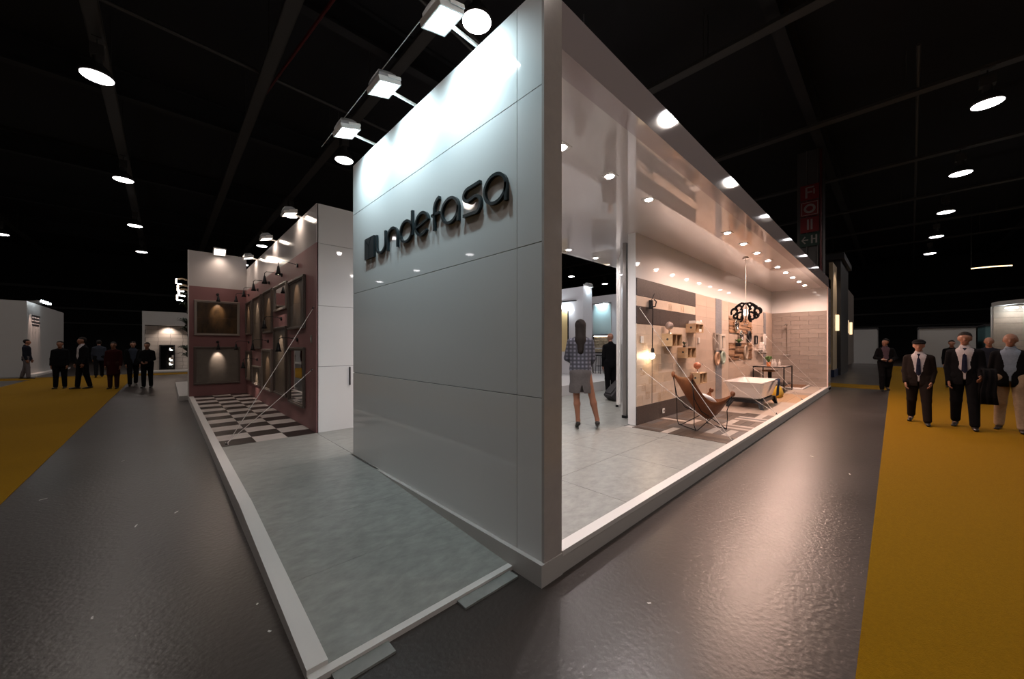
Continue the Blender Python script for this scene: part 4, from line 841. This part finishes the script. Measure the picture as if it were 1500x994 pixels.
# neighbouring display on the stand: plants and lamp brackets past the pink niche
sd = struct(MB().box(-1.45, 0, 12.0, 17.5, 0, 0.13).build('platform', PLATF), 'platform of the planted display past the pink niche')
struct(box('wall_planted', M('dark_backing', (0.035, 0.028, 0.026), 0.7), -1.1, -0.9, 12.0, 17.0, 0.13, 3.9), 'dark wall carrying hanging plants past the pink niche')
for i, (y, z) in enumerate(((12.4, 1.0), (13.0, 1.75), (13.6, 2.5), (14.2, 1.2), (14.8, 2.1), (12.5, 2.7))):
    plant(-1.18, y, z, 0.08, 0.12, DARKM, 0.32, 0.26, 34, 'dark leafy plant in black pot on the planted display wall', DGREEN, 'hanging_plant', 'plants of the planted display', 20+i, 0.028)
for i, (y, z) in enumerate(((13.0, 3.15), (14.0, 3.4), (15.0, 3.2), (16.2, 3.9))):
    g = thing('bracket_lamp', 'metal bracket lamp with white glowing tube over the hanging plants', 'lamp', (-1.1, y, z), 0, 'bracket lamps of the planted display')
    MB().tube([(0, 0, 0), (-0.2, 0, 0.04), (-0.34, 0, 0.0)], 0.03, 8).build('arm', M('brass_arm', (0.35, 0.24, 0.15), 0.4, 0.6), g); MB().tube([(-0.34, -0.02, 0.02), (-0.34, -0.02, -0.16)], 0.02, 8).build('glow_tube', GL_WARM, g); MB().tube([(-0.34, -0.02, -0.15), (-0.2, -0.02, -0.17)], 0.018, 8).build('glow_tube', GL_COOL, g)

# ------------------------------------------------------------------ people
def sd_cone(Pn, a, b, ra, rb, sc=None):
    a = np.array(a, np.float32); b = np.array(b, np.float32)
    X = Pn - a; d = b-a
    if sc is not None:
        s_ = np.array(sc, np.float32); X = X/s_; d = d/s_
    L2 = float(d @ d) + 1e-12; t = np.clip((X @ d)/L2, 0, 1)
    q = X - t[..., None]*d
    dist = np.sqrt((q*q).sum(-1)) - (ra+(rb-ra)*t)
    return dist*(min(sc) if sc is not None else 1.0)
def smin(a, b, k):
    hh = np.clip(0.5+0.5*(b-a)/k, 0, 1); return b+(a-b)*hh-k*hh*(1-hh)
def sdf_mesh(prims, vox, cuts=(), k=0.025):
    pts = []
    for p in prims:
        r = max(p[2], p[3])*max(p[4] if p[4] else (1, 1, 1)); pts += [np.array(p[0])-r, np.array(p[0])+r, np.array(p[1])-r, np.array(p[1])+r]
    pts = np.array(pts); lo = pts.min(0)-3*vox; hi = pts.max(0)+3*vox; n = np.ceil((hi-lo)/vox).astype(int)+1
    D = np.full(n, 0.2, np.float32)
    ax = [lo[i]+vox*np.arange(n[i], dtype=np.float32) for i in range(3)]
    for p in prims:
        r = max(p[2], p[3])*max(p[4] if p[4] else (1, 1, 1))+0.06
        l = np.minimum(p[0], p[1])-r; h_ = np.maximum(p[0], p[1])+r
        i0 = np.clip(np.floor((l-lo)/vox).astype(int), 0, n); i1 = np.clip(np.ceil((h_-lo)/vox).astype(int)+1, 0, n)
        sl = tuple(slice(i0[i], i1[i]) for i in range(3))
        G = np.stack(np.meshgrid(*[ax[i][sl[i]] for i in range(3)], indexing='ij'), -1).astype(np.float32)
        D[sl] = smin(D[sl], sd_cone(G, p[0], p[1], p[2], p[3], p[4]), p[5] if len(p) > 5 else k)
    if cuts:
        G = np.meshgrid(*ax, indexing='ij')
        for c in cuts: D = np.maximum(D, c(*G))
    S = D < 0
    shp = tuple(np.array(D.shape)-1); acc = np.zeros(shp+(3,), np.float32); cnt = np.zeros(shp, np.float32)
    offs = [(i, j, kk) for i in (0, 1) for j in (0, 1) for kk in (0, 1)]
    def sub(A, o): return A[o[0]:o[0]+shp[0], o[1]:o[1]+shp[1], o[2]:o[2]+shp[2]]
    for axis in range(3):
        for o in offs:
            if o[axis]: continue
            o2 = list(o); o2[axis] = 1
            a, b = sub(D, o), sub(D, o2); mk = (a < 0) != (b < 0)
            t = np.where(mk, a/np.where(mk, a-b, 1), 0)
            pos = np.zeros(shp+(3,), np.float32)
            for q in range(3): pos[..., q] = o[q] if q != axis else t
            acc += pos*mk[..., None]; cnt += mk
    act = cnt > 0; idx = np.full(shp, -1, np.int64); ii = np.argwhere(act); idx[act] = np.arange(len(ii))
    V = lo + vox*(ii + acc[act]/cnt[act][:, None])
    F = []
    for axis in range(3):
        b, c = (axis+1) % 3, (axis+2) % 3
        sa = [slice(None)]*3; sb = [slice(None)]*3; sa[axis] = slice(0, -1); sb[axis] = slice(1, None)
        mk = S[tuple(sa)] != S[tuple(sb)]; e = np.argwhere(mk); sg_ = S[tuple(sa)][mk]
        ok = (e[:, b] > 0) & (e[:, c] > 0) & (e[:, b] < shp[b]) & (e[:, c] < shp[c]); e = e[ok]; sg_ = sg_[ok]
        def cell(db, dc):
            q = e.copy(); q[:, b] -= db; q[:, c] -= dc; return idx[q[:, 0], q[:, 1], q[:, 2]]
        quad = np.stack([cell(1, 1), cell(0, 1), cell(0, 0), cell(1, 0)], 1)
        quad[~sg_] = quad[~sg_][:, ::-1]; F.append(quad)
    return V, np.concatenate(F)
def np_obj(name, V, F, mat, parent):
    me = bpy.data.meshes.new(name); me.from_pydata(V.tolist(), [], F.tolist()); me.update(); me.materials.append(mat)
    me.polygons.foreach_set('use_smooth', [True]*len(me.polygons))
    o = bpy.data.objects.new(name, me); COL.objects.link(o); o.parent = parent
    return o
SKIN = M('skin', (0.30, 0.14, 0.09), 0.5); SKIN2 = M('skin_tan', (0.23, 0.10, 0.058), 0.5); HAIRM = M('dark_hair', (0.010, 0.007, 0.006), 0.7, bump=(90, 0.5), spec=0.2); EYE = M('eye_dark', (0.01, 0.01, 0.01), 0.2); LIP = M('lips', (0.25, 0.08, 0.07), 0.5)
SHOE = M('black_shoe', (0.01, 0.009, 0.009), 0.3)
def cloth(n, c): return M('cloth_' + n, c, 0.9, noise=(30, 0.12), bump=(12, 0.25), spec=0.08)
def person(loc, rz, Ht, label, jacket, trousers, shirt=None, tie=None, hair=HAIRM, bald=False, cap=None, legs=((0.0, 0.0), (0.0, 0.0)), arms=((0.05, 0.12, 0.2, 0.0), (0.05, 0.12, 0.2, 0.0)), stance=0.0, skin=SKIN, skirt=None, long_hair=False, vox=0.010, hem=0.80, sway=0.0, turn=0.0, open_w=0.075, fat=1.0, name='person', heels=False, splay=(0.0, 0.0)):
    g = thing(name, label, 'person', loc, rz); s = Ht/1.75
    J = {}
    hipz = 0.93
    low = 9
    for i, sx in enumerate((1, -1)):
        th, kn = legs[i]; hp = np.array((sx*0.09, 0, hipz)); sw_ = sx*stance + splay[i]
        k = hp + 0.43*np.array((math.sin(sw_), math.sin(th)*math.cos(sw_), -math.cos(th)*math.cos(sw_)))
        an = k + 0.42*np.array((math.sin(sw_), math.sin(th-kn)*math.cos(sw_), -math.cos(th-kn)*math.cos(sw_)))
        ft = th-kn; J['leg', i] = (hp, k, an, ft)
        low = min(low, an[2]-0.085 + (0.0 if abs(ft) < 0.3 else 0.0))
    dz = -low + (0.065 if heels else 0.0)
    up = np.array((0, 0, dz))
    body, jk, tr, sh_, shoeL = [], [], [], [], [[], []]
    f = fat
    def V3(x, y, z): return np.array((x+sway*(z-0.93), y, z))+up
    # torso
    body += [(V3(0, 0, 0.97), V3(0, 0.01, 1.14), 0.125*f, 0.115*f, (1.15, 0.78, 1)), (V3(0, 0.01, 1.14), V3(0, 0.0, 1.34), 0.115*f, 0.13, (1.2, 0.78, 1)), (V3(-0.125, -0.01, 1.385), V3(0, -0.01, 1.42), 0.052, 0.062, None), (V3(0.125, -0.01, 1.385), V3(0, -0.01, 1.42), 0.052, 0.062, None), (V3(0, -0.005, 1.40), V3(0, 0.0, 1.53), 0.062, 0.055, None)]
    jk += [(V3(0, 0, hem+0.08), V3(0, 0.01, 1.12), 0.165*f, 0.142*f, (1.12, 0.8, 1)), (V3(0, 0.01, 1.12), V3(0, 0.0, 1.34), 0.142*f, 0.15, (1.2, 0.8, 1)), (V3(-0.135, -0.01, 1.385), V3(0, -0.015, 1.425), 0.066, 0.078, None), (V3(0.135, -0.01, 1.385), V3(0, -0.015, 1.425), 0.066, 0.078, None), (V3(0, -0.03, 1.42), V3(0, -0.03, 1.475), 0.08, 0.068, None)]
    sh_ += [(V3(0, 0.012, 0.95), V3(0, 0.022, 1.12), 0.14*f, 0.130*f, (1.1, 0.8, 1)), (V3(0, 0.022, 1.12), V3(0, 0.012, 1.36), 0.130*f, 0.135, (1.1, 0.8, 1)), (V3(0, 0.0, 1.40), V3(0, 0.004, 1.495), 0.072, 0.066, None)]
    # head
    ct_, st_ = math.cos(turn), math.sin(turn)
    hc = V3(0, 0.02, 1.635)
    def hd(x, y, z): return hc+np.array((x*ct_-y*st_, x*st_+y*ct_, z))
    body += [(hd(0, -0.012, 0.03), hd(0, -0.005, 0.02), 0.092, 0.092, (0.86, 1.05, 1.0)), (hd(0, 0.03, -0.01), hd(0, 0.045, -0.075), 0.066, 0.042, None), (hd(0, 0.092, 0.01), hd(0, 0.108, -0.028), 0.008, 0.013, None, 0.012), (hd(-0.022, 0.072, -0.052), hd(0.022, 0.072, -0.052), 0.016, 0.016, None, 0.015), (hd(-0.03, 0.078, 0.032), hd(0.03, 0.078, 0.032), 0.012, 0.012, None, 0.02)]
    for sx in (-1, 1): body += [(hd(sx*0.078, -0.005, 0.02), hd(sx*0.08, -0.008, -0.02), 0.016, 0.011, (0.6, 1, 1), 0.01)]
    # legs
    for i, sx in enumerate((1, -1)):
        hp, k, an, ft = J['leg', i]; hp, k, an = hp+up, k+up, an+up
        hp = hp+np.array((sway*0.0, 0, 0))
        body += [(hp, k, 0.082, 0.052, None), (k, k*0.65+an*0.35, 0.052, 0.054, None), (k*0.65+an*0.35, an, 0.054, 0.034, None)]
        tr += [(hp+(0, 0, 0.03), k, 0.105*f, 0.074, None), (k, an+(0, 0, 0.015), 0.074, 0.062, None)]
        pitch = min(0.0, ft)*0.6 if not heels else -0.45
        fd = np.array((0.10*sx, math.cos(pitch), math.sin(pitch))); fd = fd/np.linalg.norm(fd)
        heel = an + np.array((0, -0.045, -0.052)) ; toe = an + np.array((0, 0, -0.058)) + fd*0.17
        body += [(heel+(0, 0.02, 0.01), toe-fd*0.02, 0.028, 0.022, (1.2, 1, 1)), (an, heel+(0, 0.03, 0.01), 0.034, 0.03, None)]
        shoeL[i] += [(heel, toe, 0.036, 0.030, (1.15, 1, 0.95)), (an+(0, 0.0, -0.03), heel+(0, 0.02, 0.0), 0.042 if not heels else 0.032, 0.036, None)]
        if heels: shoeL[i] += [(heel+(0, -0.01, 0), heel+(0, -0.012, -0.085), 0.014, 0.008, None, 0.01)]
    tr += [(V3(-0.05, 0, 0.97), V3(0.05, 0, 0.97), 0.135*f, 0.135*f, (1, 0.85, 1))]
    # arms
    for i, sx in enumerate((1, -1)):
        fa, ab, fe, inn = arms[i]; S0 = V3(sx*0.162, -0.008, 1.385)
        d1 = np.array((sx*math.sin(ab), math.sin(fa)*math.cos(ab), -math.cos(fa)*math.cos(ab))); E0 = S0+0.285*d1
        d2 = np.array((-sx*math.sin(inn), math.sin(fa+fe)*math.cos(inn), -math.cos(fa+fe)*math.cos(inn))); W0 = E0+0.245*d2
        body += [(S0, E0, 0.048, 0.040, None), (E0, W0, 0.041, 0.028, None)]
        jk += [(S0, E0, 0.064, 0.054, None), (E0, W0-0.012*d2, 0.054, 0.045, None)]
        side = np.cross(d2, np.array((sx*1.0, 0.0, 0.0))); ln = np.linalg.norm(side); side = side/ln if ln > 0.2 else np.array((0, 1.0, 0)); pn = np.cross(d2, side)
        if side[1] < 0: side = -side
        palm = W0+0.085*d2
        body += [(W0+0.02*d2-side*0.016, palm-side*0.02, 0.019, 0.016, None, 0.012), (W0+0.02*d2+side*0.016, palm+side*0.02, 0.019, 0.016, None, 0.012)]
        inward = np.array((-sx*1.0, 0, 0)) - d2*float(np.dot(np.array((-sx*1.0, 0, 0)), d2))
        inward = inward/(np.linalg.norm(inward)+1e-6)
        for q, (o_, L) in enumerate(((0.031, 0.068), (0.0105, 0.078), (-0.0105, 0.072), (-0.031, 0.056))):
            b0 = palm+side*o_*0.9; m1 = b0+d2*L*0.55+inward*0.012; t1 = m1+d2*L*0.35+inward*0.024
            body += [(b0-d2*0.01, m1, 0.0098, 0.009, None, 0.006), (m1, t1, 0.009, 0.0078, None, 0.006)]
        b0 = W0+0.03*d2+side*0.03; m1 = b0+d2*0.035+side*0.022+inward*0.008; body += [(b0, m1, 0.013, 0.011, None, 0.008), (m1, m1+d2*0.03+side*0.004+inward*0.012, 0.011, 0.009, None, 0.006)]
    def go(nm, prims, mat, cuts=(), k=0.022, v=None):
        pr = [(np.array(p[0])*s, np.array(p[1])*s, p[2]*s, p[3]*s, p[4], *(p[5:] or ())) for p in prims]
        V, F = sdf_mesh(pr, v or vox, cuts, k); return np_obj(nm, V, F, mat, g)
    bodyo = go('body', body, skin, [lambda x, y, z: 0.006-z])
    zt = dz
    cuts = [lambda x, y, z: (hem+zt)*s - z]
    if shirt is not None:
        def opening(x, y, z):
            zz = z/s-zt; w = np.clip((zz-1.0)/(1.47-1.0), 0, 1)*open_w + (0.012 if open_w > 0.08 else 0.0)
            inside = np.minimum(np.minimum(w - np.abs(x/s-sway*(zz-0.93)), y/s-0.015), zz-0.98 if open_w < 0.1 else zz-0.2); return inside*s
        cuts.append(opening); shirto = go('shirt', sh_, shirt, [lambda x, y, z: (0.90+zt)*s - z])
        m = MB(); sxx = lambda zz: sway*(zz-0.93)
        for sx in (-1, 1): m.add([(sx*0.008, 0.082, 1.475+zt), (sx*0.058, 0.062, 1.505+zt), (sx*0.05, 0.085, 1.445+zt), (sx*0.008, 0.092, 1.47+zt), (sx*0.058, 0.05, 1.50+zt)], [(0, 1, 2, 3), (1, 4, 2)])
        o = MB().add([tuple(c*s for c in (v[0]+sway*0.54, v[1], v[2])) for v in m.v], m.f).build('collar', shirt, shirto)
    go('jacket', jk, jacket, cuts)
    if tie is not None:
        tm_ = MB(); ty = lambda zz: 0.078+(0.022+0.116*f-0.078)*min(1, max(0, (1.46-zz)/0.12))
        pr_ = [(1.475, 0.02), (1.45, 0.024), (1.435, 0.016), (1.25, 0.03), (1.06, 0.036), (1.02, 0.003)]; vs = []
        for (zz, w) in pr_:
            for (xx, yy) in ((-w, 0), (0, 0.008), (w, 0)): vs.append(((xx+sway*(zz-0.93))*s, (ty(zz)+yy+0.006)*s, (zz+zt)*s))
        tm_.add(vs, [(j*3+q, j*3+q+1, (j+1)*3+q+1, (j+1)*3+q) for j in range(len(pr_)-1) for q in range(2)])
        o = tm_.build('tie', tie, shirto); so2 = o.modifiers.new('solid', 'SOLIDIFY'); so2.thickness = 0.006
    if skirt is not None:
        kz = 0.50
        go('skirt', [(V3(0, 0, 1.02), V3(0, -0.005, 0.88), 0.12, 0.155, (1.1, 0.85, 1)), (V3(0, -0.005, 0.88), V3(0, 0, 0.62), 0.155, 0.15, (1.15, 0.85, 1)), (V3(0, 0, 0.62), V3(0, 0, kz), 0.15, 0.15, (1.25, 0.8, 1))], skirt, [lambda x, y, z: (kz+0.04+zt)*s - z, lambda x, y, z: z-(1.06+zt)*s, lambda x, y, z: np.minimum(np.minimum(0.035*s-np.abs(x-0.02)+0.25*((0.78+zt)*s-z)-0.06*s, -y), (0.78+zt)*s-z)])
    else: go('trousers', tr, trousers, [lambda x, y, z: z-(1.06+zt)*s])
    for i in range(2): go('shoe', shoeL[i], SHOE, [lambda x, y, z: 0.002-z] if not heels else (), 0.015, min(vox, 0.009))
    if not bald:
        hp_ = [(hd(0, -0.022, 0.042), hd(0, -0.018, 0.03), 0.0985, 0.0985, (0.88, 1.02, 0.99))]
        ca_, sa_ = ct_, st_
        def facecut(x, y, z):
            X, Y = (x/s-hc[0]), (y/s-hc[1]); yy = -X*sa_+Y*ca_; zz = z/s-hc[2]
            return np.minimum(yy+0.005+0.0*zz, 0.056-zz+0*yy)*s
        hc_ = [facecut, lambda x, y, z: (hc[2]-0.075)*s-z]
        if long_hair:
            hp_ += [(hd(0, -0.06, 0.03), hd(0, -0.10, -0.22), 0.09, 0.085, (1.0, 0.6, 1)), (hd(0, -0.10, -0.22), hd(0.0, -0.125, -0.40), 0.085, 0.05, (1.0, 0.6, 1))]; hc_ = [facecut]
        go('hair', hp_, hair, hc_)
    if cap is not None:
        go('cap', [(hd(0, -0.01, 0.075), hd(0, -0.005, 0.07), 0.105, 0.105, (0.95, 1.08, 0.62)), (hd(-0.03, 0.105, 0.055), hd(0.03, 0.105, 0.055), 0.05, 0.05, (1, 1, 0.25))], cap, [lambda x, y, z: (hc[2]+0.04)*s-z])
    for sx in (-1, 1):
        e = hd(sx*0.031, 0.078, 0.008)*s; MB().sphere(tuple(e), 0.011*s, 8, 6).build('eye', EYE, bodyo, smooth=True)
        b0, b1 = hd(sx*0.016, 0.09, 0.034)*s, hd(sx*0.048, 0.078, 0.034)*s; MB().tube([tuple(b0), tuple(b1)], 0.005*s, 6).build('eyebrow', hair if hair else HAIRM, bodyo)
    MB().tube([tuple(hd(-0.022, 0.086, -0.052)*s), tuple(hd(0, 0.092, -0.051)*s), tuple(hd(0.022, 0.086, -0.052)*s)], 0.006*s, 6).build('mouth', LIP, bodyo)
    return g, s, J, dz
BLKC = cloth('black', (0.005, 0.005, 0.006)); NAVY = cloth('navy', (0.012, 0.014, 0.022)); WSH = cloth('white', (0.40, 0.37, 0.39)); DTIE = cloth('tie_navy', (0.012, 0.014, 0.03)); BLSH = cloth('light_blue', (0.19, 0.23, 0.29)); KHAKI = cloth('khaki', (0.34, 0.25, 0.17)); PURP = cloth('plum_grey', (0.075, 0.05, 0.065)); DRED = cloth('dark_red', (0.025, 0.004, 0.004)); GREYC = cloth('grey', (0.11, 0.10, 0.11)); STEELB = cloth('steel_blue', (0.03, 0.036, 0.052)); BROWNC = cloth('brown_black', (0.014, 0.010, 0.009))
R = math.radians
# right-hand aisle
person((8.86, -1.84, 0.006), R(86), 1.62, 'stocky person in flat cap, dark suit, white shirt and navy tie', BROWNC, BROWNC, WSH, DTIE, cap=BLKC, legs=((-0.24, 0.3), (0.24, 0.06)), arms=((0.05, 0.12, 0.35, 0.05), (-0.1, 0.12, 0.6, 0.1)), fat=1.1, open_w=0.10, stance=0.04, vox=0.009)
person((8.87, -2.40, 0.006), R(84), 1.75, 'tall person in black suit, white shirt and tie carrying a coat', BLKC, BLKC, WSH, DTIE, legs=((-0.2, 0.2), (0.2, 0.05)), arms=((0.0, 0.12, 0.3, 0.05), (0.1, 0.12, 0.9, 0.05)), open_w=0.10, skin=SKIN2, vox=0.009, stance=0.03)
cm = MB(); cv = []; cp = [(-0.10, 0.50), (-0.095, 0.72), (-0.085, 0.96), (-0.05, 1.085), (0.0, 1.115), (0.05, 1.09), (0.085, 0.98), (0.095, 0.76), (0.10, 0.56)]
for (u_, z_) in cp:
    for k in range(9): cv.append((u_+0.018*math.sin(k*1.9+z_*4), (-0.09+0.20*k/8)*(0.75+0.35*(1.1-z_))+0.01*math.sin(z_*11), z_))
cm.add(cv, [(j*9+k, j*9+k+1, (j+1)*9+k+1, (j+1)*9+k) for j in range(len(cp)-1) for k in range(8)])
coat = tag(cm.build('coat', BLKC, loc=(8.62, -2.64, 0.0), rot=(0, 0, R(4)), smooth=True), 'black coat draped over the arm of the tall suited person', 'coat'); cm_ = coat.modifiers.new('solid', 'SOLIDIFY'); cm_.thickness = 0.02
person((9.12, -2.93, 0.006), R(80), 1.72, 'bald person in dark jacket, blue shirt and beige trousers', BLKC, KHAKI, BLSH, None, bald=True, hair=None, legs=((-0.16, 0.05), (0.20, 0.06)), arms=((-0.1, 0.16, 0.3, 0.0), (0.1, 0.16, 0.3, 0.0)), open_w=0.105, skin=SKIN2, vox=0.009, stance=0.05)
person((13.9, -3.22, 0.006), R(84), 1.72, 'balding person in dark clothes between two front walkers', NAVY, NAVY, None, None, bald=True, hair=None, legs=((0.15, 0.1), (-0.15, 0.1)), vox=0.012)
person((15.8, -1.30, 0.006), R(100), 1.74, 'person in dark jacket over plum shirt holding a pale leaflet', BLKC, BLKC, PURP, None, legs=((0.2, 0.2), (-0.2, 0.3)), arms=((0.15, 0.3, 1.2, 0.5), (0.05, 0.3, 1.2, 0.5)), open_w=0.09, vox=0.012, turn=-0.8)
tag(box('leaflet', LAMW, -0.1, 0.1, -0.07, 0.07, 0, 0.006, loc=(15.45, -1.28, 1.06)), 'pale leaflet held in hand of the plum-shirted person', 'leaflet')
person((19.0, -2.95, 0.006), R(88), 1.70, 'distant dark-clothed person behind the capped and suited men', BLKC, BLKC, None, None, vox=0.014)
# left-hand aisle
person((-6.35, 26.0, 0.006), R(-100), 1.80, 'person in dark top and grey trousers by the spotlit booth', NAVY, GREYC, None, None, vox=0.014, legs=((0.15, 0.1), (-0.15, 0.1)))
person((-4.43, 18.9, 0.006), R(172), 1.67, 'broad dark-suited person standing on the yellow carpet', BLKC, BLKC, None, None, vox=0.013, fat=1.15, legs=((0.1, 0.05), (-0.08, 0.05)), skin=SKIN2)
person((-3.85, 18.3, 0.006), R(120), 1.80, 'tall person in dark suit with white shirt front, seen half sideways', BLKC, BLKC, WSH, None, vox=0.013, legs=((0.12, 0.05), (-0.12, 0.1)), skin=SKIN2)
person((-4.05, 25.0, 0.006), R(5), 1.80, 'distant person in steel blue jacket walking away', STEELB, BLKC, None, None, vox=0.015, legs=((0.3, 0.1), (-0.3, 0.2)))
person((-3.05, 17.5, 0.006), R(170), 1.63, 'person in long dark red coat standing in the crowd', DRED, cloth('red_brown', (0.03, 0.012, 0.01)), None, None, vox=0.013, hem=0.50, skin=SKIN2)
person((-2.62, 18.5, 0.006), R(185), 1.68, 'person in steel blue shirt between red coat and clasped hands', BLKC, BLKC, STEELB, None, vox=0.013, open_w=0.13, legs=((0.25, 0.1), (-0.2, 0.2)))
person((-2.2, 17.1, 0.006), R(165), 1.62, 'person in black jacket with hands clasped in front', BLKC, BLKC, None, None, vox=0.013, arms=((0.25, 0.2, 0.75, 0.55), (0.25, 0.2, 0.75, 0.55)), legs=((0.08, 0.1), (-0.06, 0.05)))
# reception
PLAID = plaid_mat('plaid_jacket', (0.028, 0.03, 0.042), (0.15, 0.15, 0.19), 5)
person((3.24, 2.06, P), R(-52), 1.72, 'long-haired person in plaid jacket, grey skirt and black heels', PLAID, None, None, None, long_hair=True, skirt=cloth('skirt_grey', (0.10, 0.092, 0.092)), legs=((0.0, 0.02), (0.0, 0.02)), splay=(0.22, 0.06), arms=((0.25, 0.14, 0.8, 0.1), (0.3, 0.2, 0.95, 0.35)), hem=0.86, skin=SKIN2, heels=True, vox=0.009)
person((6.93, 3.74, P), R(-40), 1.70, 'balding person in black suit pulling a black suitcase', BLKC, BLKC, None, None, bald=True, hair=None, arms=((-0.15, 0.12, 0.15, 0.0), (0.0, 0.12, 0.2, 0.0)), legs=((0.08, 0.05), (-0.05, 0.05)), vox=0.012)
su = thing('suitcase', 'black wheeled suitcase tilted on the reception floor', 'suitcase', (6.35, 3.42, P), R(-30))
su.rotation_euler = (0, 0, R(-30))
BAGM = M('black_nylon', (0.018, 0.017, 0.02), 0.6, bump=(40, 0.3)); Tt = Matrix.Translation((0, 0, 0.03)) @ Matrix.Rotation(0.75, 4, 'Y')
mm = MB(); loft(mm, [[tuple(Tt @ Vector(p)) for p in rr(0.13-i_, 0.20-i_, 0.05, z_)] for z_, i_ in ((0.02, 0.02), (0.04, 0), (0.50, 0), (0.53, 0.02))], True, True); mm.build('shell', BAGM, su)
MB().box(-0.155, -0.13, -0.15, 0.15, 0.08, 0.36, Tt).build('front_pocket', BAGM, su, bevel=0.01)
for sy in (-1, 1): MB().tube([tuple(Tt @ Vector((0.10, sy*0.16, 0.0))), tuple(Tt @ Vector((0.10, sy*0.19, 0.0)))], 0.035, 12).build('wheel', SHOE, su)
MB().tube([tuple(Tt @ Vector(p)) for p in ((0.08, -0.09, 0.5), (0.08, -0.09, 0.85), (0.08, 0.09, 0.85), (0.08, 0.09, 0.5))], 0.01, 8).build('pull_handle', CHROME, su)

# paper scraps on the hall floor
for (x, y, a, l) in ((-2.587, 4.246, 0.3, 0.09), (-1.647, 2.966, 0.9, 0.07), (-1.896, 2.857, 1.3, 0.10), (-2.01, 1.542, 1.5, 0.05), (-1.32, 0.757, 2.0, 0.03), (-1.33, 1.046, 0.5, 0.02), (4.67, -0.734, 1.0, 0.07), (0.331, -0.524, 2.4, 0.04), (4.1, -1.15, 0.2, 0.06), (-2.121, 5.444, 0.5, 0.06)):
    w_ = 0.006; l = l*0.6
    tag(MB().add([(-l/2, -w_, 0), (l/2, -w_*0.4, 0), (l/2*0.8, w_, 0), (-l/2*0.7, w_*0.7, 0), (-l/2, -w_, 0.002), (l/2, -w_*0.4, 0.004), (l/2*0.8, w_, 0.003), (-l/2*0.7, w_*0.7, 0.002)], [(3, 2, 1, 0), (4, 5, 6, 7), (0, 1, 5, 4), (1, 2, 6, 5), (2, 3, 7, 6), (3, 0, 4, 7)]).build('paper_scrap', LAMW, loc=(x, y, 0), rot=(0, 0, a)), 'tiny white paper scrap lying on the dark hall floor', 'paper scrap', 'paper scraps on the hall floor')
